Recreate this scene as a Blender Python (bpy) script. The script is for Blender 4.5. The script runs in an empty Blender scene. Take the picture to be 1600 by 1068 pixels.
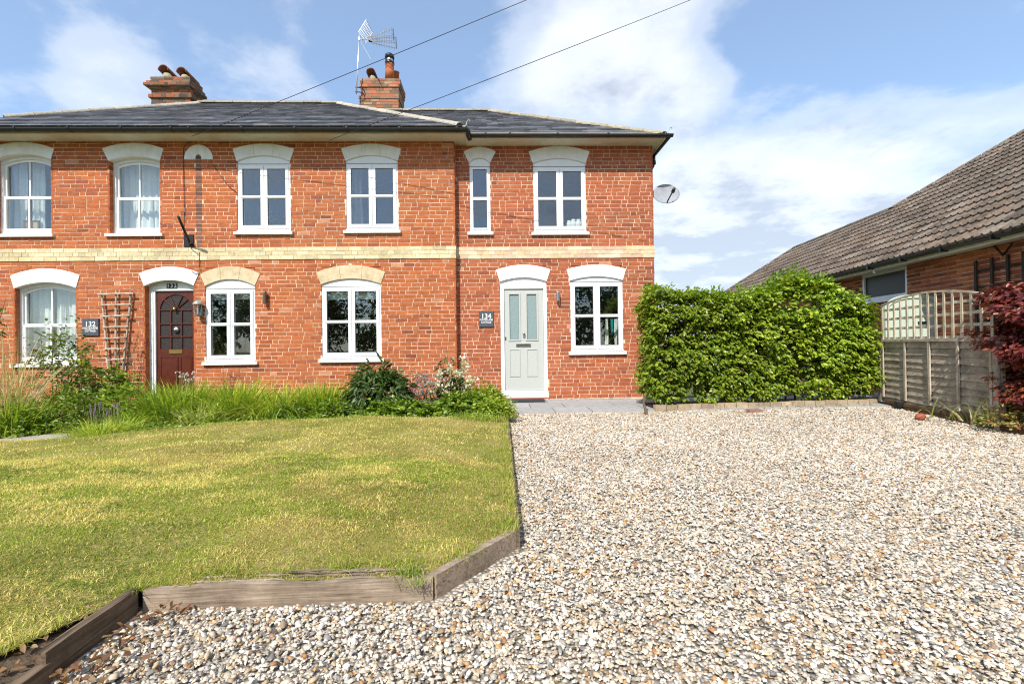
import bpy, math, random
import numpy as np
from math import radians, sin, cos, pi, atan2, sqrt
random.seed(7)
rng = np.random.default_rng(7)
sc = bpy.context.scene
COL = sc.collection

# ------------------------------------------------------------------ camera
F_PX, YAW, PITCH, ROLL = 733.0, 1.7, 0.4, 0.75
CAM = np.array([0.0, 0.0, 1.1])
def cam_basis():
    y, p, r = map(radians, (YAW, PITCH, ROLL))
    f = np.array([sin(y)*cos(p), cos(y)*cos(p), sin(p)])
    r0 = np.array([cos(y), -sin(y), 0.0]); u0 = np.cross(r0, f)
    return r0*cos(r)-u0*sin(r), u0*cos(r)+r0*sin(r), f
RT, UP, FW = cam_basis()
def ray(px, py): return RT*(px-800)/F_PX - UP*(py-534)/F_PX + FW
def proj(P):
    d = np.asarray(P, float)-CAM; z = d@FW
    z = np.where(np.abs(z) < 1e-4, 1e-4, z)
    return 800+F_PX*(d@RT)/z, 534-F_PX*(d@UP)/z, z
def at(px, py, Y):                        # measured point of the photograph on a wall plane y = Y
    d = ray(px, py); return CAM+d*(Y-CAM[1])/d[1]
def atz(px, py, Z=0.0):                   # measured point on a level plane
    d = ray(px, py); return CAM+d*(Z-CAM[2])/d[2]

from mathutils import Matrix, Vector
cam = bpy.data.cameras.new("camera"); camo = bpy.data.objects.new("camera", cam); COL.objects.link(camo)
cam.sensor_width = 36.0; cam.lens = 36.0*F_PX/1600.0; cam.clip_start = 0.05; cam.clip_end = 1000
M = Matrix(((RT[0], UP[0], -FW[0]), (RT[1], UP[1], -FW[1]), (RT[2], UP[2], -FW[2]))).to_4x4()
M.translation = Vector(CAM); camo.matrix_world = M
sc.camera = camo

# ------------------------------------------------------------------ light, sky, exposure
SUN = np.array([-0.42, -1.0, 1.12]); SUN /= np.linalg.norm(SUN)
sun_el = math.asin(SUN[2]); sun_az = atan2(SUN[0], SUN[1])
sl = bpy.data.lights.new("sun", 'SUN'); sl.energy = 4.2; sl.angle = radians(0.5); sl.color = (1.0, 0.955, 0.88)
so = bpy.data.objects.new("sun", sl); COL.objects.link(so)
so.rotation_euler = Vector(SUN).to_track_quat('Z', 'Y').to_euler(); so.location = (-8, -20, 22)

class NT:                                  # small node-tree helper
    def __init__(s, tree): s.t = tree; s.n = tree.nodes; s.l = tree.links
    def a(s, typ, ins=None, **kw):
        nd = s.n.new(typ)
        for k, v in kw.items(): setattr(nd, k, v)
        for k, v in (ins or {}).items():
            if isinstance(v, bpy.types.NodeSocket): s.l.new(v, nd.inputs[k])
            else: nd.inputs[k].default_value = v
        return nd
    def math(s, op, a, b=None, c=None, clamp=False):
        d = {0: a}
        if b is not None: d[1] = b
        if c is not None: d[2] = c
        return s.a('ShaderNodeMath', d, operation=op, use_clamp=clamp).outputs[0]
    def vmath(s, op, a, b=None):
        d = {0: a}
        if b is not None: d[1] = b
        nd = s.a('ShaderNodeVectorMath', d, operation=op)
        return nd.outputs['Value'] if op in ('DOT_PRODUCT', 'LENGTH') else nd.outputs[0]
    def mix(s, f, a, b, blend='MIX'):
        nd = s.a('ShaderNodeMix', data_type='RGBA', blend_type=blend)
        for i, v in ((0, f), (6, a), (7, b)):
            if isinstance(v, bpy.types.NodeSocket): s.l.new(v, nd.inputs[i])
            else: nd.inputs[i].default_value = v if i == 0 else (v if len(v) == 4 else (*v, 1))
        return nd.outputs[2]
    def ramp(s, f, stops, interp='LINEAR'):
        nd = s.a('ShaderNodeValToRGB', {0: f}); cr = nd.color_ramp; cr.interpolation = interp
        while len(cr.elements) < len(stops): cr.elements.new(0.5)
        for e, (p, c) in zip(cr.elements, stops):
            e.position = p; e.color = c if len(c) == 4 else (*c, 1)
        return nd.outputs[0]
    def noise(s, vec, scale, detail=3, rough=0.55, out=0, dist=0.0):
        nd = s.a('ShaderNodeTexNoise', {'Scale': scale, 'Detail': detail, 'Roughness': rough, 'Distortion': dist})
        if vec is not None: s.l.new(vec, nd.inputs['Vector'])
        return nd.outputs[out]

W = bpy.data.worlds.new("World"); sc.world = W; W.use_nodes = True
w = NT(W.node_tree); w.n.clear()
SKY_STRENGTH = 0.15
sky = w.a('ShaderNodeTexSky'); sky.sky_type = 'NISHITA'; sky.sun_disc = False
sky.sun_elevation = sun_el; sky.sun_rotation = sun_az; sky.air_density = 1.0; sky.dust_density = 0.7; sky.ozone_density = 1.6
dv = w.a('ShaderNodeTexCoord').outputs['Generated']
sep = w.a('ShaderNodeSeparateXYZ', {0: dv})
den = w.math('ADD', w.math('MAXIMUM', sep.outputs[2], 0.0), 0.16)
cp = w.a('ShaderNodeCombineXYZ', {0: w.math('DIVIDE', sep.outputs[0], den), 1: w.math('DIVIDE', sep.outputs[1], den), 2: 0.37}).outputs[0]
n1 = w.noise(cp, 1.15, 7, 0.56, dist=0.25)
n2 = w.noise(w.vmath('ADD', cp, (7.3, 2.1, 0.4)), 3.4, 6, 0.6)
def blob(px, py, r, amp):                  # a cloud bank centred on one direction of the sky
    d = ray(px, py); d = d/np.linalg.norm(d)
    dt = w.vmath('DOT_PRODUCT', w.vmath('NORMALIZE', dv), tuple(d))
    mr = w.a('ShaderNodeMapRange', {0: dt, 1: cos(r), 2: 1.0, 3: 0.0, 4: amp}); mr.interpolation_type = 'SMOOTHSTEP'
    return mr.outputs[0]
cov = n1
for b in ((905, 150, .16, .15), (975, 50, .17, .14), (1085, 140, .085, .15), (190, 135, .10, .17), (400, 150, .12, .10), (1220, 370, .34, .32), (1480, 240, .28, .16),
          (1090, 420, .28, .20), (1270, 90, .24, -.17), (480, 50, .30, -.13), (60, 60, .2, -.06), (1500, 50, .28, -.13), (640, 60, .20, -.12), (790, 60, .10, -.06)):
    cov = w.math('ADD', cov, blob(*b))
cov = w.math('ADD', cov, w.math('MULTIPLY', w.math('SUBTRACT', n2, 0.5), 0.36))
den_c = w.ramp(cov, [(0.44, (0, 0, 0)), (0.58, (.40, .40, .40)), (0.80, (.80, .80, .80))], 'EASE')
n3 = w.noise(w.vmath('ADD', cp, (1.3, 9.1, 1.4)), 2.8, 8, 0.62)
lowness = w.a('ShaderNodeMapRange', {0: sep.outputs[2], 1: 0.50, 2: 0.14, 3: -0.13, 4: 0.0}).outputs[0]      # far cloud is seen from below: greyer
shade = w.ramp(w.math('ADD', w.math('ADD', w.math('MULTIPLY', n3, 0.75), w.math('MULTIPLY', cov, 0.20)), lowness), [(0.40, (5.3, 5.45, 5.65)), (0.49, (4.7, 4.9, 5.25)), (0.60, (3.1, 3.35, 3.8))])
veil = w.mix(0.24, w.mix(1.0, sky.outputs[0], (.90, 1.0, 1.06), 'MULTIPLY'), (3.4, 4.3, 5.6))       # thin high haze everywhere
skyc = w.mix(den_c, veil, shade)
bg = w.a('ShaderNodeBackground', {0: skyc, 1: SKY_STRENGTH})
w.l.new(bg.outputs[0], w.a('ShaderNodeOutputWorld').inputs[0])

sc.view_settings.view_transform = 'Standard'; sc.view_settings.look = 'None'
sc.view_settings.gamma = 1.0; sc.view_settings.use_curve_mapping = False
sc.view_settings.exposure = 0.54
sc.render.engine = 'CYCLES'
sc.cycles.max_bounces = 8; sc.cycles.transparent_max_bounces = 12; sc.cycles.use_denoising = True; sc.cycles.denoising_prefilter = 'NONE'; sc.cycles.filter_width = 1.15
sc.cycles.sample_clamp_indirect = 6

# ------------------------------------------------------------------ materials
def new_mat(name):
    m = bpy.data.materials.new(name); m.use_nodes = True; t = NT(m.node_tree); t.n.clear()
    out = t.a('ShaderNodeOutputMaterial'); return m, t, out
def principled(t, out, col, rough=0.7, spec=0.4, metal=0.0, bump=None, bstr=0.3, bdist=0.01):
    p = t.a('ShaderNodeBsdfPrincipled', {'Roughness': rough, 'Metallic': metal, 'Specular IOR Level': spec})
    if isinstance(col, bpy.types.NodeSocket): t.l.new(col, p.inputs['Base Color'])
    else: p.inputs['Base Color'].default_value = (*col[:3], 1)
    if bump is not None:
        b = t.a('ShaderNodeBump', {'Strength': bstr, 'Distance': bdist, 'Height': bump}); t.l.new(b.outputs[0], p.inputs['Normal'])
    t.l.new(p.outputs[0], out.inputs[0]); return p
def attr(t): return t.a('ShaderNodeAttribute', attribute_name='col').outputs['Color']
def objco(t): return t.a('ShaderNodeTexCoord').outputs['Object']
def wpos(t): return t.a('ShaderNodeNewGeometry').outputs['Position']
def mottle(t, base, vec, scale, lo, hi, detail=4, rough=.6):
    n = t.noise(vec, scale, detail, rough)
    g = t.ramp(n, [(0.3, (lo,)*3), (0.7, (hi,)*3)])
    return t.mix(1.0, base, g, 'MULTIPLY'), n
MAT = {}
def simple(name, col, rough=.5, spec=.4, metal=0., var=.12, scale=8., bump=.0, bscale=60.):
    m, t, o = new_mat(name); v = wpos(t)
    base = attr(t) if col is None else t.a('ShaderNodeRGB').outputs[0]
    if col is not None: base.default_value = (*col, 1)
    c, n = mottle(t, base, v, scale, 1-var, 1+var*.6)
    principled(t, o, c, rough, spec, metal, t.noise(v, bscale, 3) if bump else None, bump, .004)
    MAT[name] = m; return m

def brick_mat():
    m, t, o = new_mat('brick_clay'); v = wpos(t)
    c, n = mottle(t, attr(t), v, 26, .78, 1.16, 5, .65)
    sp = t.ramp(t.noise(v, 140, 2, .5), [(.66, (0, 0, 0)), (.74, (1, 1, 1))])
    c = t.mix(t.math('MULTIPLY', sp, .55), c, (.10, .035, .02))
    pale = t.ramp(t.noise(v, 3.2, 5, .7), [(.60, (0, 0, 0)), (.78, (1, 1, 1))])      # lime bloom on some bricks
    c = t.mix(t.math('MULTIPLY', pale, .15), c, (.54, .29, .18))
    soot = t.ramp(t.noise(v, .9, 4, .6), [(.56, (0, 0, 0)), (.75, (1, 1, 1))])
    c = t.mix(t.math('MULTIPLY', soot, .22), c, (.12, .04, .025))
    principled(t, o, c, .88, .18, 0, t.noise(v, 90, 5, .7), .55, .006); MAT['brick'] = m
brick_mat()
def mortar_mat():
    m, t, o = new_mat('lime_mortar'); v = wpos(t)
    b = t.ramp(t.noise(v, 6, 5, .65), [(.3, (.50, .37, .25)), (.55, (.70, .54, .38)), (.75, (.80, .65, .48))])
    principled(t, o, b, .95, .1, 0, t.noise(v, 120, 4, .7), .6, .004); MAT['mortar'] = m
mortar_mat()
def stone_mat():
    m, t, o = new_mat('cream_stone'); v = wpos(t)
    b = t.ramp(t.noise(v, 7, 6, .7), [(.25, (.40, .30, .17)), (.5, (.58, .47, .30)), (.8, (.66, .58, .43))])
    principled(t, o, b, .9, .15, 0, t.noise(v, 70, 4, .7), .35, .004); MAT['stone'] = m
stone_mat()
def paint_mat():                          # old white masonry paint, weathered
    m, t, o = new_mat('white_masonry_paint'); v = wpos(t)
    b = t.ramp(t.noise(v, 4.5, 6, .7), [(.3, (.66, .65, .61)), (.5, (.78, .775, .75)), (.75, (.82, .82, .80))])
    d = t.ramp(t.noise(v, 55, 3, .6), [(.68, (0, 0, 0)), (.76, (1, 1, 1))])
    b = t.mix(t.math('MULTIPLY', d, .3), b, (.42, .40, .34))
    sk = t.ramp(t.noise(t.vmath('MULTIPLY', v, (14., 14., 1.6)), 1.0, 5, .65), [(.52, (0, 0, 0)), (.72, (1, 1, 1))])
    b = t.mix(t.math('MULTIPLY', sk, .28), b, (.50, .47, .40))
    principled(t, o, b, .6, .3, 0, t.noise(v, 60, 4, .6), .2, .003); MAT['paint'] = m
paint_mat()
simple('upvc', (.80, .80, .80), .28, .5, var=.05, scale=5)
simple('joinery', (.74, .73, .69), .45, .4, var=.1, scale=9)
simple('cream_trim', (.66, .62, .50), .5, .35, var=.14, scale=4)
simple('black_plastic', (.018, .018, .02), .3, .5, var=.3, scale=20)
simple('gasket', (.10, .10, .105), .6, .3)
simple('grey_door', (.46, .472, .435), .42, .4, var=.05, scale=40)
simple('red_door', (.095, .018, .008), .3, .5, var=.22, scale=12)
simple('brass', (.62, .42, .14), .28, .5, 1.0)
simple('steel', (.55, .55, .56), .3, .5, 1.0)
simple('bronze', (.16, .125, .085), .4, .5, .7)
simple('alu', (.70, .71, .73), .38, .5, .85)
simple('dish_grey', (.30, .315, .34), .75, .2, var=.16, scale=12)
simple('plaque_slate', (.075, .085, .105), .6, .3, var=.35, scale=30, bump=.3, bscale=50)
simple('lettering', (.75, .75, .72), .6, .2)
simple('black_plate', (.012, .012, .014), .4, .4)
simple('lantern_metal', (.30, .36, .34), .5, .4, .3)
simple('terracotta', (.42, .13, .055), .85, .2, var=.3, scale=14, bump=.4)
simple('old_terracotta', (.20, .075, .045), .9, .2, var=.5, scale=14, bump=.5)
simple('flaunching', (.36, .32, .22), .95, .1, var=.35, scale=20, bump=.6)
simple('render_room', (.42, .40, .37), .9, .1)
simple('room_floor', (.20, .14, .09), .8, .2)
simple('curtain_cloth', (.78, .78, .76), .9, .1, var=.1, scale=20)
simple('blind_cloth', (.48, .46, .42), .9, .1)
simple('teal_cloth', (.02, .30, .32), .8, .2)
simple('dark_item', (.03, .035, .04), .5, .3)
simple('plain', None, .75, .25, var=.15, scale=18)
simple('rubber', (.03, .032, .035), .85, .2, var=.4, scale=60, bump=.6, bscale=200)
simple('mint_paint', (.56, .64, .52), .55, .3, var=.08, scale=6)
simple('red_ball', (.34, .095, .05), .6, .3, var=.3, scale=20)

def slate_mat():
    m, t, o = new_mat('roof_slate'); v = wpos(t)
    c, n = mottle(t, attr(t), v, 12, .65, 1.25, 5, .65)
    li = t.ramp(t.noise(v, 22, 5, .7), [(.64, (0, 0, 0)), (.78, (1, 1, 1))])
    c = t.mix(t.math('MULTIPLY', li, .28), c, (.27, .26, .22))
    principled(t, o, c, .38, .5, 0, t.noise(v, 45, 5, .65), .3, .006); MAT['slate'] = m
slate_mat()
def tile_mat():
    m, t, o = new_mat('concrete_roof_tile'); v = wpos(t)
    c, n = mottle(t, attr(t), v, 16, .62, 1.3, 6, .7)
    li = t.ramp(t.noise(v, 11, 6, .75), [(.50, (0, 0, 0)), (.66, (1, 1, 1))])
    c = t.mix(t.math('MULTIPLY', li, .42), c, (.30, .27, .23))
    mo = t.ramp(t.noise(t.vmath('ADD', v, (5, 3, 1)), 18, 5, .75), [(.60, (0, 0, 0)), (.70, (1, 1, 1))])
    c = t.mix(t.math('MULTIPLY', mo, .6), c, (.055, .035, .022))
    principled(t, o, c, .95, .12, 0, t.noise(v, 60, 5, .7), .6, .01); MAT['tile'] = m
tile_mat()
def wood_mat(name, axis, a, b, c3, rough=.85):
    m, t, o = new_mat(name); v = objco(t)
    s = [70., 70., 70.]; s['xyz'.index(axis)] = 2.4
    sv = t.vmath('MULTIPLY', v, tuple(s))
    sv = t.vmath('ADD', sv, t.vmath('MULTIPLY', t.a('ShaderNodeObjectInfo').outputs['Location'], (3.1, 5.3, 7.7)))
    g = t.noise(sv, 1.0, 6, .68, dist=.6)
    base = t.ramp(g, [(.28, a), (.5, b), (.72, c3)])
    base = t.mix(1.0, base, attr(t), 'MULTIPLY')
    kn = t.ramp(t.noise(t.vmath('MULTIPLY', sv, (.25, .25, .25)), 1.0, 2), [(.66, (0, 0, 0)), (.74, (1, 1, 1))])
    base = t.mix(t.math('MULTIPLY', kn, .5), base, tuple(x*.35 for x in a))
    ck = t.ramp(t.noise(t.vmath('ADD', t.vmath('MULTIPLY', sv, (.8, .8, .8)), (11., 4., 7.)), 1.0, 3, .5), [(.30, (1, 1, 1)), (.36, (0, 0, 0))])
    base = t.mix(t.math('MULTIPLY', ck, .75), base, tuple(x*.3 for x in a))
    st = t.ramp(t.noise(wpos(t), 5, 5, .65), [(.35, (.62, .60, .56)), (.65, (1.12, 1.1, 1.08))]); base = t.mix(1.0, base, st, 'MULTIPLY')
    principled(t, o, base, rough, .2, 0, g, .7, .008); MAT[name] = m
for ax in 'xyz':
    wood_mat('grey_wood_'+ax, ax, (.24, .20, .155), (.45, .39, .32), (.60, .54, .46))
wood_mat('brown_wood_x', 'x', (.17, .125, .09), (.33, .255, .19), (.44, .36, .28))
wood_mat('brown_wood_y', 'y', (.075, .05, .03), (.17, .12, .08), (.25, .19, .135))
wood_mat('dark_wood', 'z', (.030, .022, .018), (.065, .05, .042), (.10, .082, .07))

def glass_mat():
    m, t, o = new_mat('window_glass')
    fc = t.a('ShaderNodeLayerWeight', {'Blend': .5}).outputs['Facing']; fr = t.math('ADD', .085, t.math('MULTIPLY', t.math('POWER', fc, 5.0), .9))
    n = t.noise(wpos(t), 2.2, 2, .5)
    b = t.a('ShaderNodeBump', {'Strength': .05, 'Distance': .02, 'Height': n})
    gl = t.a('ShaderNodeBsdfGlossy', {'Roughness': .0, 'Color': (.93, .96, 1, 1)}); t.l.new(b.outputs[0], gl.inputs['Normal'])
    tr = t.a('ShaderNodeBsdfTransparent', {'Color': (.90, .93, .92, 1)})
    mx = t.a('ShaderNodeMixShader', {0: fr, 1: tr.outputs[0], 2: gl.outputs[0]}); t.l.new(mx.outputs[0], o.inputs[0]); MAT['glass'] = m
glass_mat()
def frosted_mat():
    m, t, o = new_mat('frosted_glass')
    n = t.noise(wpos(t), 60, 4, .6)
    principled(t, o, t.ramp(n, [(.3, (.20, .27, .27)), (.7, (.27, .34, .335))]), .22, .6, 0, n, .2, .003); MAT['frosted'] = m
    m, t, o = new_mat('obscure_glass'); n = t.noise(wpos(t), 40, 3, .6)
    principled(t, o, t.ramp(n, [(.3, (.022, .019, .018)), (.7, (.06, .05, .047))]), .35, .25, 0, n, .3, .004); MAT['obscure'] = m
frosted_mat()
def leaf_mat(name, trans=.32, rough=.42, spec=.35):
    m, t, o = new_mat(name); c = attr(t)
    p = t.a('ShaderNodeBsdfPrincipled', {'Roughness': rough, 'Specular IOR Level': spec, 'Base Color': c})
    tl = t.a('ShaderNodeBsdfTranslucent', {'Color': t.mix(1.0, c, (1.5, 1.6, .7), 'MULTIPLY')})
    mx = t.a('ShaderNodeMixShader', {0: trans, 1: p.outputs[0], 2: tl.outputs[0]}); t.l.new(mx.outputs[0], o.inputs[0]); MAT[name] = m
leaf_mat('leaf', .32, .34, .5); leaf_mat('blade', .28, .5, .25); leaf_mat('petal', .3, .6, .2)
def bark_mat():
    m, t, o = new_mat('bark'); v = wpos(t); n = t.noise(t.vmath('MULTIPLY', v, (1, 1, .3)), 60, 4, .7)
    principled(t, o, t.ramp(n, [(.3, (.06, .045, .03)), (.7, (.17, .135, .09))]), .95, .1, 0, n, .6, .006); MAT['bark'] = m
bark_mat()
def stone_chip_mat():
    m, t, o = new_mat('flint_gravel'); v = wpos(t)
    c, n = mottle(t, attr(t), v, 70, .78, 1.15, 4, .65)
    principled(t, o, c, .62, .35, 0, t.noise(v, 240, 2), .25, .002); MAT['gravel'] = m
stone_chip_mat()
def gravel_bed_mat():
    m, t, o = new_mat('gravel_bed'); v = wpos(t)
    vo = t.a('ShaderNodeTexVoronoi', {'Vector': v, 'Scale': 48.0})
    c = t.ramp(t.a('ShaderNodeSeparateColor', {0: vo.outputs['Color']}).outputs[0], [(0, (.22, .20, .17)), (.2, (.42, .38, .32)), (.45, (.52, .44, .34)), (.7, (.60, .55, .47)), (1, (.64, .60, .54))])
    d = t.ramp(vo.outputs['Distance'], [(.35, (1, 1, 1)), (.6, (.35, .33, .3))])
    principled(t, o, t.mix(1.0, c, d, 'MULTIPLY'), .9, .2, 0, vo.outputs['Distance'], .8, -.012); MAT['gravel_bed'] = m
gravel_bed_mat()
def turf_mat():
    m, t, o = new_mat('turf'); v = wpos(t)
    c = t.ramp(t.noise(v, 1.6, 5, .65), [(.35, (.20, .19, .04)), (.5, (.30, .26, .07)), (.68, (.42, .34, .13))])
    c, _ = mottle(t, c, v, 70, .55, 1.2, 4, .7)
    principled(t, o, c, .95, .1, 0, t.noise(v, 150, 4, .7), .8, .015); MAT['turf'] = m
    m, t, o = new_mat('soil'); v = wpos(t); n = t.noise(v, 28, 6, .7)
    principled(t, o, t.ramp(n, [(.3, (.06, .042, .028)), (.7, (.19, .14, .09))]), .95, .1, 0, n, .9, .03); MAT['soil'] = m
    m, t, o = new_mat('field'); v = wpos(t); n = t.noise(v, .4, 6, .7)
    principled(t, o, t.ramp(n, [(.3, (.06, .08, .025)), (.7, (.12, .13, .05))]), .95, .1); MAT['field'] = m
    m, t, o = new_mat('old_concrete'); v = wpos(t); n = t.noise(v, 9, 7, .7)
    c = t.ramp(n, [(.3, (.22, .19, .14)), (.55, (.36, .32, .26)), (.75, (.44, .41, .35))])
    principled(t, o, c, .95, .15, 0, t.noise(v, 90, 4, .7), .5, .006); MAT['concrete'] = m
    m, t, o = new_mat('paving_stone'); v = wpos(t)
    c, n = mottle(t, attr(t), v, 9, .8, 1.15, 6, .7)
    principled(t, o, c, .85, .25, 0, t.noise(v, 70, 4, .7), .3, .004); MAT['paving'] = m
    m, t, o = new_mat('edging_stone'); v = wpos(t)
    c, n = mottle(t, attr(t), v, 20, .65, 1.25, 6, .7)
    principled(t, o, c, .92, .15, 0, t.noise(v, 80, 5, .7), .6, .006); MAT['edging'] = m
turf_mat()

# ------------------------------------------------------------------ builders
WLOC = {}
def props(o, label=None, cat=None, group=None, kind=None):
    if label: o['label'] = label
    if cat: o['category'] = cat
    if group: o['group'] = group
    if kind: o['kind'] = kind
    return o
def thing(name, loc, label, cat, group=None):
    o = bpy.data.objects.new(name, None); COL.objects.link(o); o.location = tuple(loc); o.empty_display_size = .2
    WLOC[o] = np.array(loc, float); return props(o, label, cat, group)
def put(name, me, centre, parent=None, **kw):
    o = bpy.data.objects.new(name, me); COL.objects.link(o)
    c = np.array(centre, float); WLOC[o] = c
    if parent is not None: o.parent = parent; o.location = tuple(c-WLOC[parent])
    else: o.location = tuple(c)
    return props(o, **kw)
def np_mesh(name, V, Fc, mat, parent=None, col=None, smooth=False, **kw):
    """V (n,3) world points, Fc (m,k) indices or a list of index tuples"""
    V = np.asarray(V, float); c = (V.min(0)+V.max(0))/2
    me = bpy.data.meshes.new(name)
    if isinstance(Fc, np.ndarray):
        m, k = Fc.shape
        me.vertices.add(len(V)); me.vertices.foreach_set('co', (V-c).astype(np.float32).ravel())
        me.loops.add(m*k); me.loops.foreach_set('vertex_index', Fc.astype(np.int32).ravel())
        me.polygons.add(m); me.polygons.foreach_set('loop_start', np.arange(0, m*k, k, dtype=np.int32))
        me.update(calc_edges=True)
    else:
        me.from_pydata((V-c).tolist(), [], [tuple(int(i) for i in f) for f in Fc])
    a = me.attributes.new('col', 'FLOAT_COLOR', 'POINT')
    if col is None: col = np.ones((len(V), 3))
    col = np.asarray(col, float)
    if col.ndim == 1: col = np.tile(col[:3], (len(V), 1))
    a.data.foreach_set('color', np.hstack([col[:, :3], np.ones((len(V), 1))]).astype(np.float32).ravel())
    if smooth: me.polygons.foreach_set('use_smooth', np.ones(len(me.polygons), bool))
    me.materials.append(MAT[mat] if isinstance(mat, str) else mat)
    return put(name, me, c, parent, **kw)
class MB:
    def __init__(s): s.v = []; s.f = []; s.c = []
    def add(s, V, Fc, col=(1, 1, 1)):
        b = len(s.v); s.v += [tuple(map(float, p)) for p in V]; s.f += [tuple(b+i for i in f) for f in Fc]; s.c += [tuple(col)]*len(V); return s
    def hexa(s, P, col=(1, 1, 1)):
        return s.add(P, [(0, 3, 2, 1), (4, 5, 6, 7), (0, 1, 5, 4), (1, 2, 6, 5), (2, 3, 7, 6), (3, 0, 4, 7)], col)
    def box(s, x0, x1, y0, y1, z0, z1, col=(1, 1, 1)):
        return s.hexa([(x0, y0, z0), (x1, y0, z0), (x1, y1, z0), (x0, y1, z0), (x0, y0, z1), (x1, y0, z1), (x1, y1, z1), (x0, y1, z1)], col)
    def obox(s, o, a, b, c, col=(1, 1, 1)):      # box from corner o along vectors a, b, c
        o, a, b, c = map(np.asarray, (o, a, b, c))
        return s.hexa([o, o+a, o+a+b, o+b, o+c, o+a+c, o+a+b+c, o+b+c], col)
    def prism(s, poly, y0, y1, col=(1, 1, 1)):   # polygon in (x,z), extruded in y (front y0)
        n = len(poly); V = [(x, y0, z) for x, z in poly]+[(x, y1, z) for x, z in poly]
        return s.add(V, [tuple(range(n)), tuple(range(2*n-1, n-1, -1))]+[(i, i+n, (i+1) % n+n, (i+1) % n) for i in range(n)], col)
    def strip(s, A, B, y0, y1, col=(1, 1, 1)):   # band between two open curves in (x,z), extruded in y
        n = len(A)
        for i in range(n-1):
            q = [A[i], A[i+1], B[i+1], B[i]]
            s.prism(q, y0, y1, col)
        return s
    def tube(s, path, r, n=8, col=(1, 1, 1), cap=True):
        path = [np.asarray(p, float) for p in path]; rs = r if hasattr(r, '__len__') else [r]*len(path)
        V = []; ref = np.array([0.31, 0.17, 0.93])
        for i, p in enumerate(path):
            t = path[min(i+1, len(path)-1)]-path[max(i-1, 0)]; t = t/(np.linalg.norm(t)+1e-9)
            a = np.cross(t, ref); 
            if np.linalg.norm(a) < .1: a = np.cross(t, (1, 0, 0))
            a /= np.linalg.norm(a); b = np.cross(t, a)
            V += [p+rs[i]*(a*cos(2*pi*k/n)+b*sin(2*pi*k/n)) for k in range(n)]
        Fc = [(i*n+k, i*n+(k+1) % n, (i+1)*n+(k+1) % n, (i+1)*n+k) for i in range(len(path)-1) for k in range(n)]
        if cap: Fc += [tuple(range(n-1, -1, -1)), tuple((len(path)-1)*n+k for k in range(n))]
        return s.add(V, Fc, col)
    def lathe(s, c, prof, n=16, col=(1, 1, 1)):  # profile (r, z) about a vertical axis at c
        V = [(c[0]+r*cos(2*pi*k/n), c[1]+r*sin(2*pi*k/n), c[2]+z) for r, z in prof for k in range(n)]
        Fc = [(i*n+k, i*n+(k+1) % n, (i+1)*n+(k+1) % n, (i+1)*n+k) for i in range(len(prof)-1) for k in range(n)]
        Fc += [tuple(range(n-1, -1, -1)), tuple((len(prof)-1)*n+k for k in range(n))]
        return s.add(V, Fc, col)
    def build(s, name, mat, parent=None, smooth=False, **kw):
        return np_mesh(name, np.array(s.v), s.f, mat, parent, np.array(s.c), smooth, **kw)
def pieces(name, rest_name, items, mat, parent, limit=300):
    """items: list of (verts, faces, colour). The ones that show largest become parts, the rest one part."""
    sc_ = []
    for V, Fc, c in items:
        x, y, z = proj(np.asarray(V))
        if (z < .2).any(): sc_.append(0); continue
        x0, x1 = np.clip([x.min(), x.max()], 0, 1600); y0, y1 = np.clip([y.min(), y.max()], 0, 1068)
        sc_.append((x1-x0)*(y1-y0))
    order = np.argsort(-np.array(sc_)); rest = MB(); n = 0
    for i in order:
        V, Fc, c = items[i]
        if n < limit and sc_[i] > 8:
            np_mesh(name, V, Fc, mat, parent, c); n += 1
        else: rest.add(V, Fc, c)
    if rest.v: rest.build(rest_name, mat, parent, kind='stuff')
def vnoise(x, y, seed=0):                 # smooth value noise, vectorised
    def h(i, j):
        n = (i.astype(np.int64)*374761393+j.astype(np.int64)*668265263+seed*982451653) & 0x7fffffff
        n = ((n ^ (n >> 13))*1274126177) & 0x7fffffff
        return ((n ^ (n >> 16)) & 0xffff)/65535.0
    xi, yi = np.floor(x), np.floor(y); fx, fy = x-xi, y-yi; fx = fx*fx*(3-2*fx); fy = fy*fy*(3-2*fy)
    return (h(xi, yi)*(1-fx)+h(xi+1, yi)*fx)*(1-fy)+(h(xi, yi+1)*(1-fx)+h(xi+1, yi+1)*fx)*fy
def fbm(x, y, seed=0, oct=4):
    a, s, o = 0.5, 1.0, 0
    for k in range(oct): o = o+a*vnoise(x*s, y*s, seed+k); a *= .5; s *= 2.03
    return o/(1-.5**oct)
def arc(p0, pc, p1, n=14):                # circular arc in (x,z) through left, crown, right
    (x0, z0), (x1, z1) = p0, p1; cx = (x0+x1)/2; zb = (z0+z1)/2; h = pc-zb; c = (x1-x0)/2
    R = (c*c+h*h)/(2*h); th = math.asin(min(1, c/R))
    return [(cx+R*sin(t), zb+(z1-z0)/2*sin(t)/sin(th)+h-R+R*cos(t)) for t in np.linspace(-th, th, n)]

# ================================================================== GROUND
YM, YE = 9.10, 9.26                        # front faces of the main block and of the extension
XL, XJ, XR = -10.62, -0.80, 3.135           # left wall end, junction, right end of the extension

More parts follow.
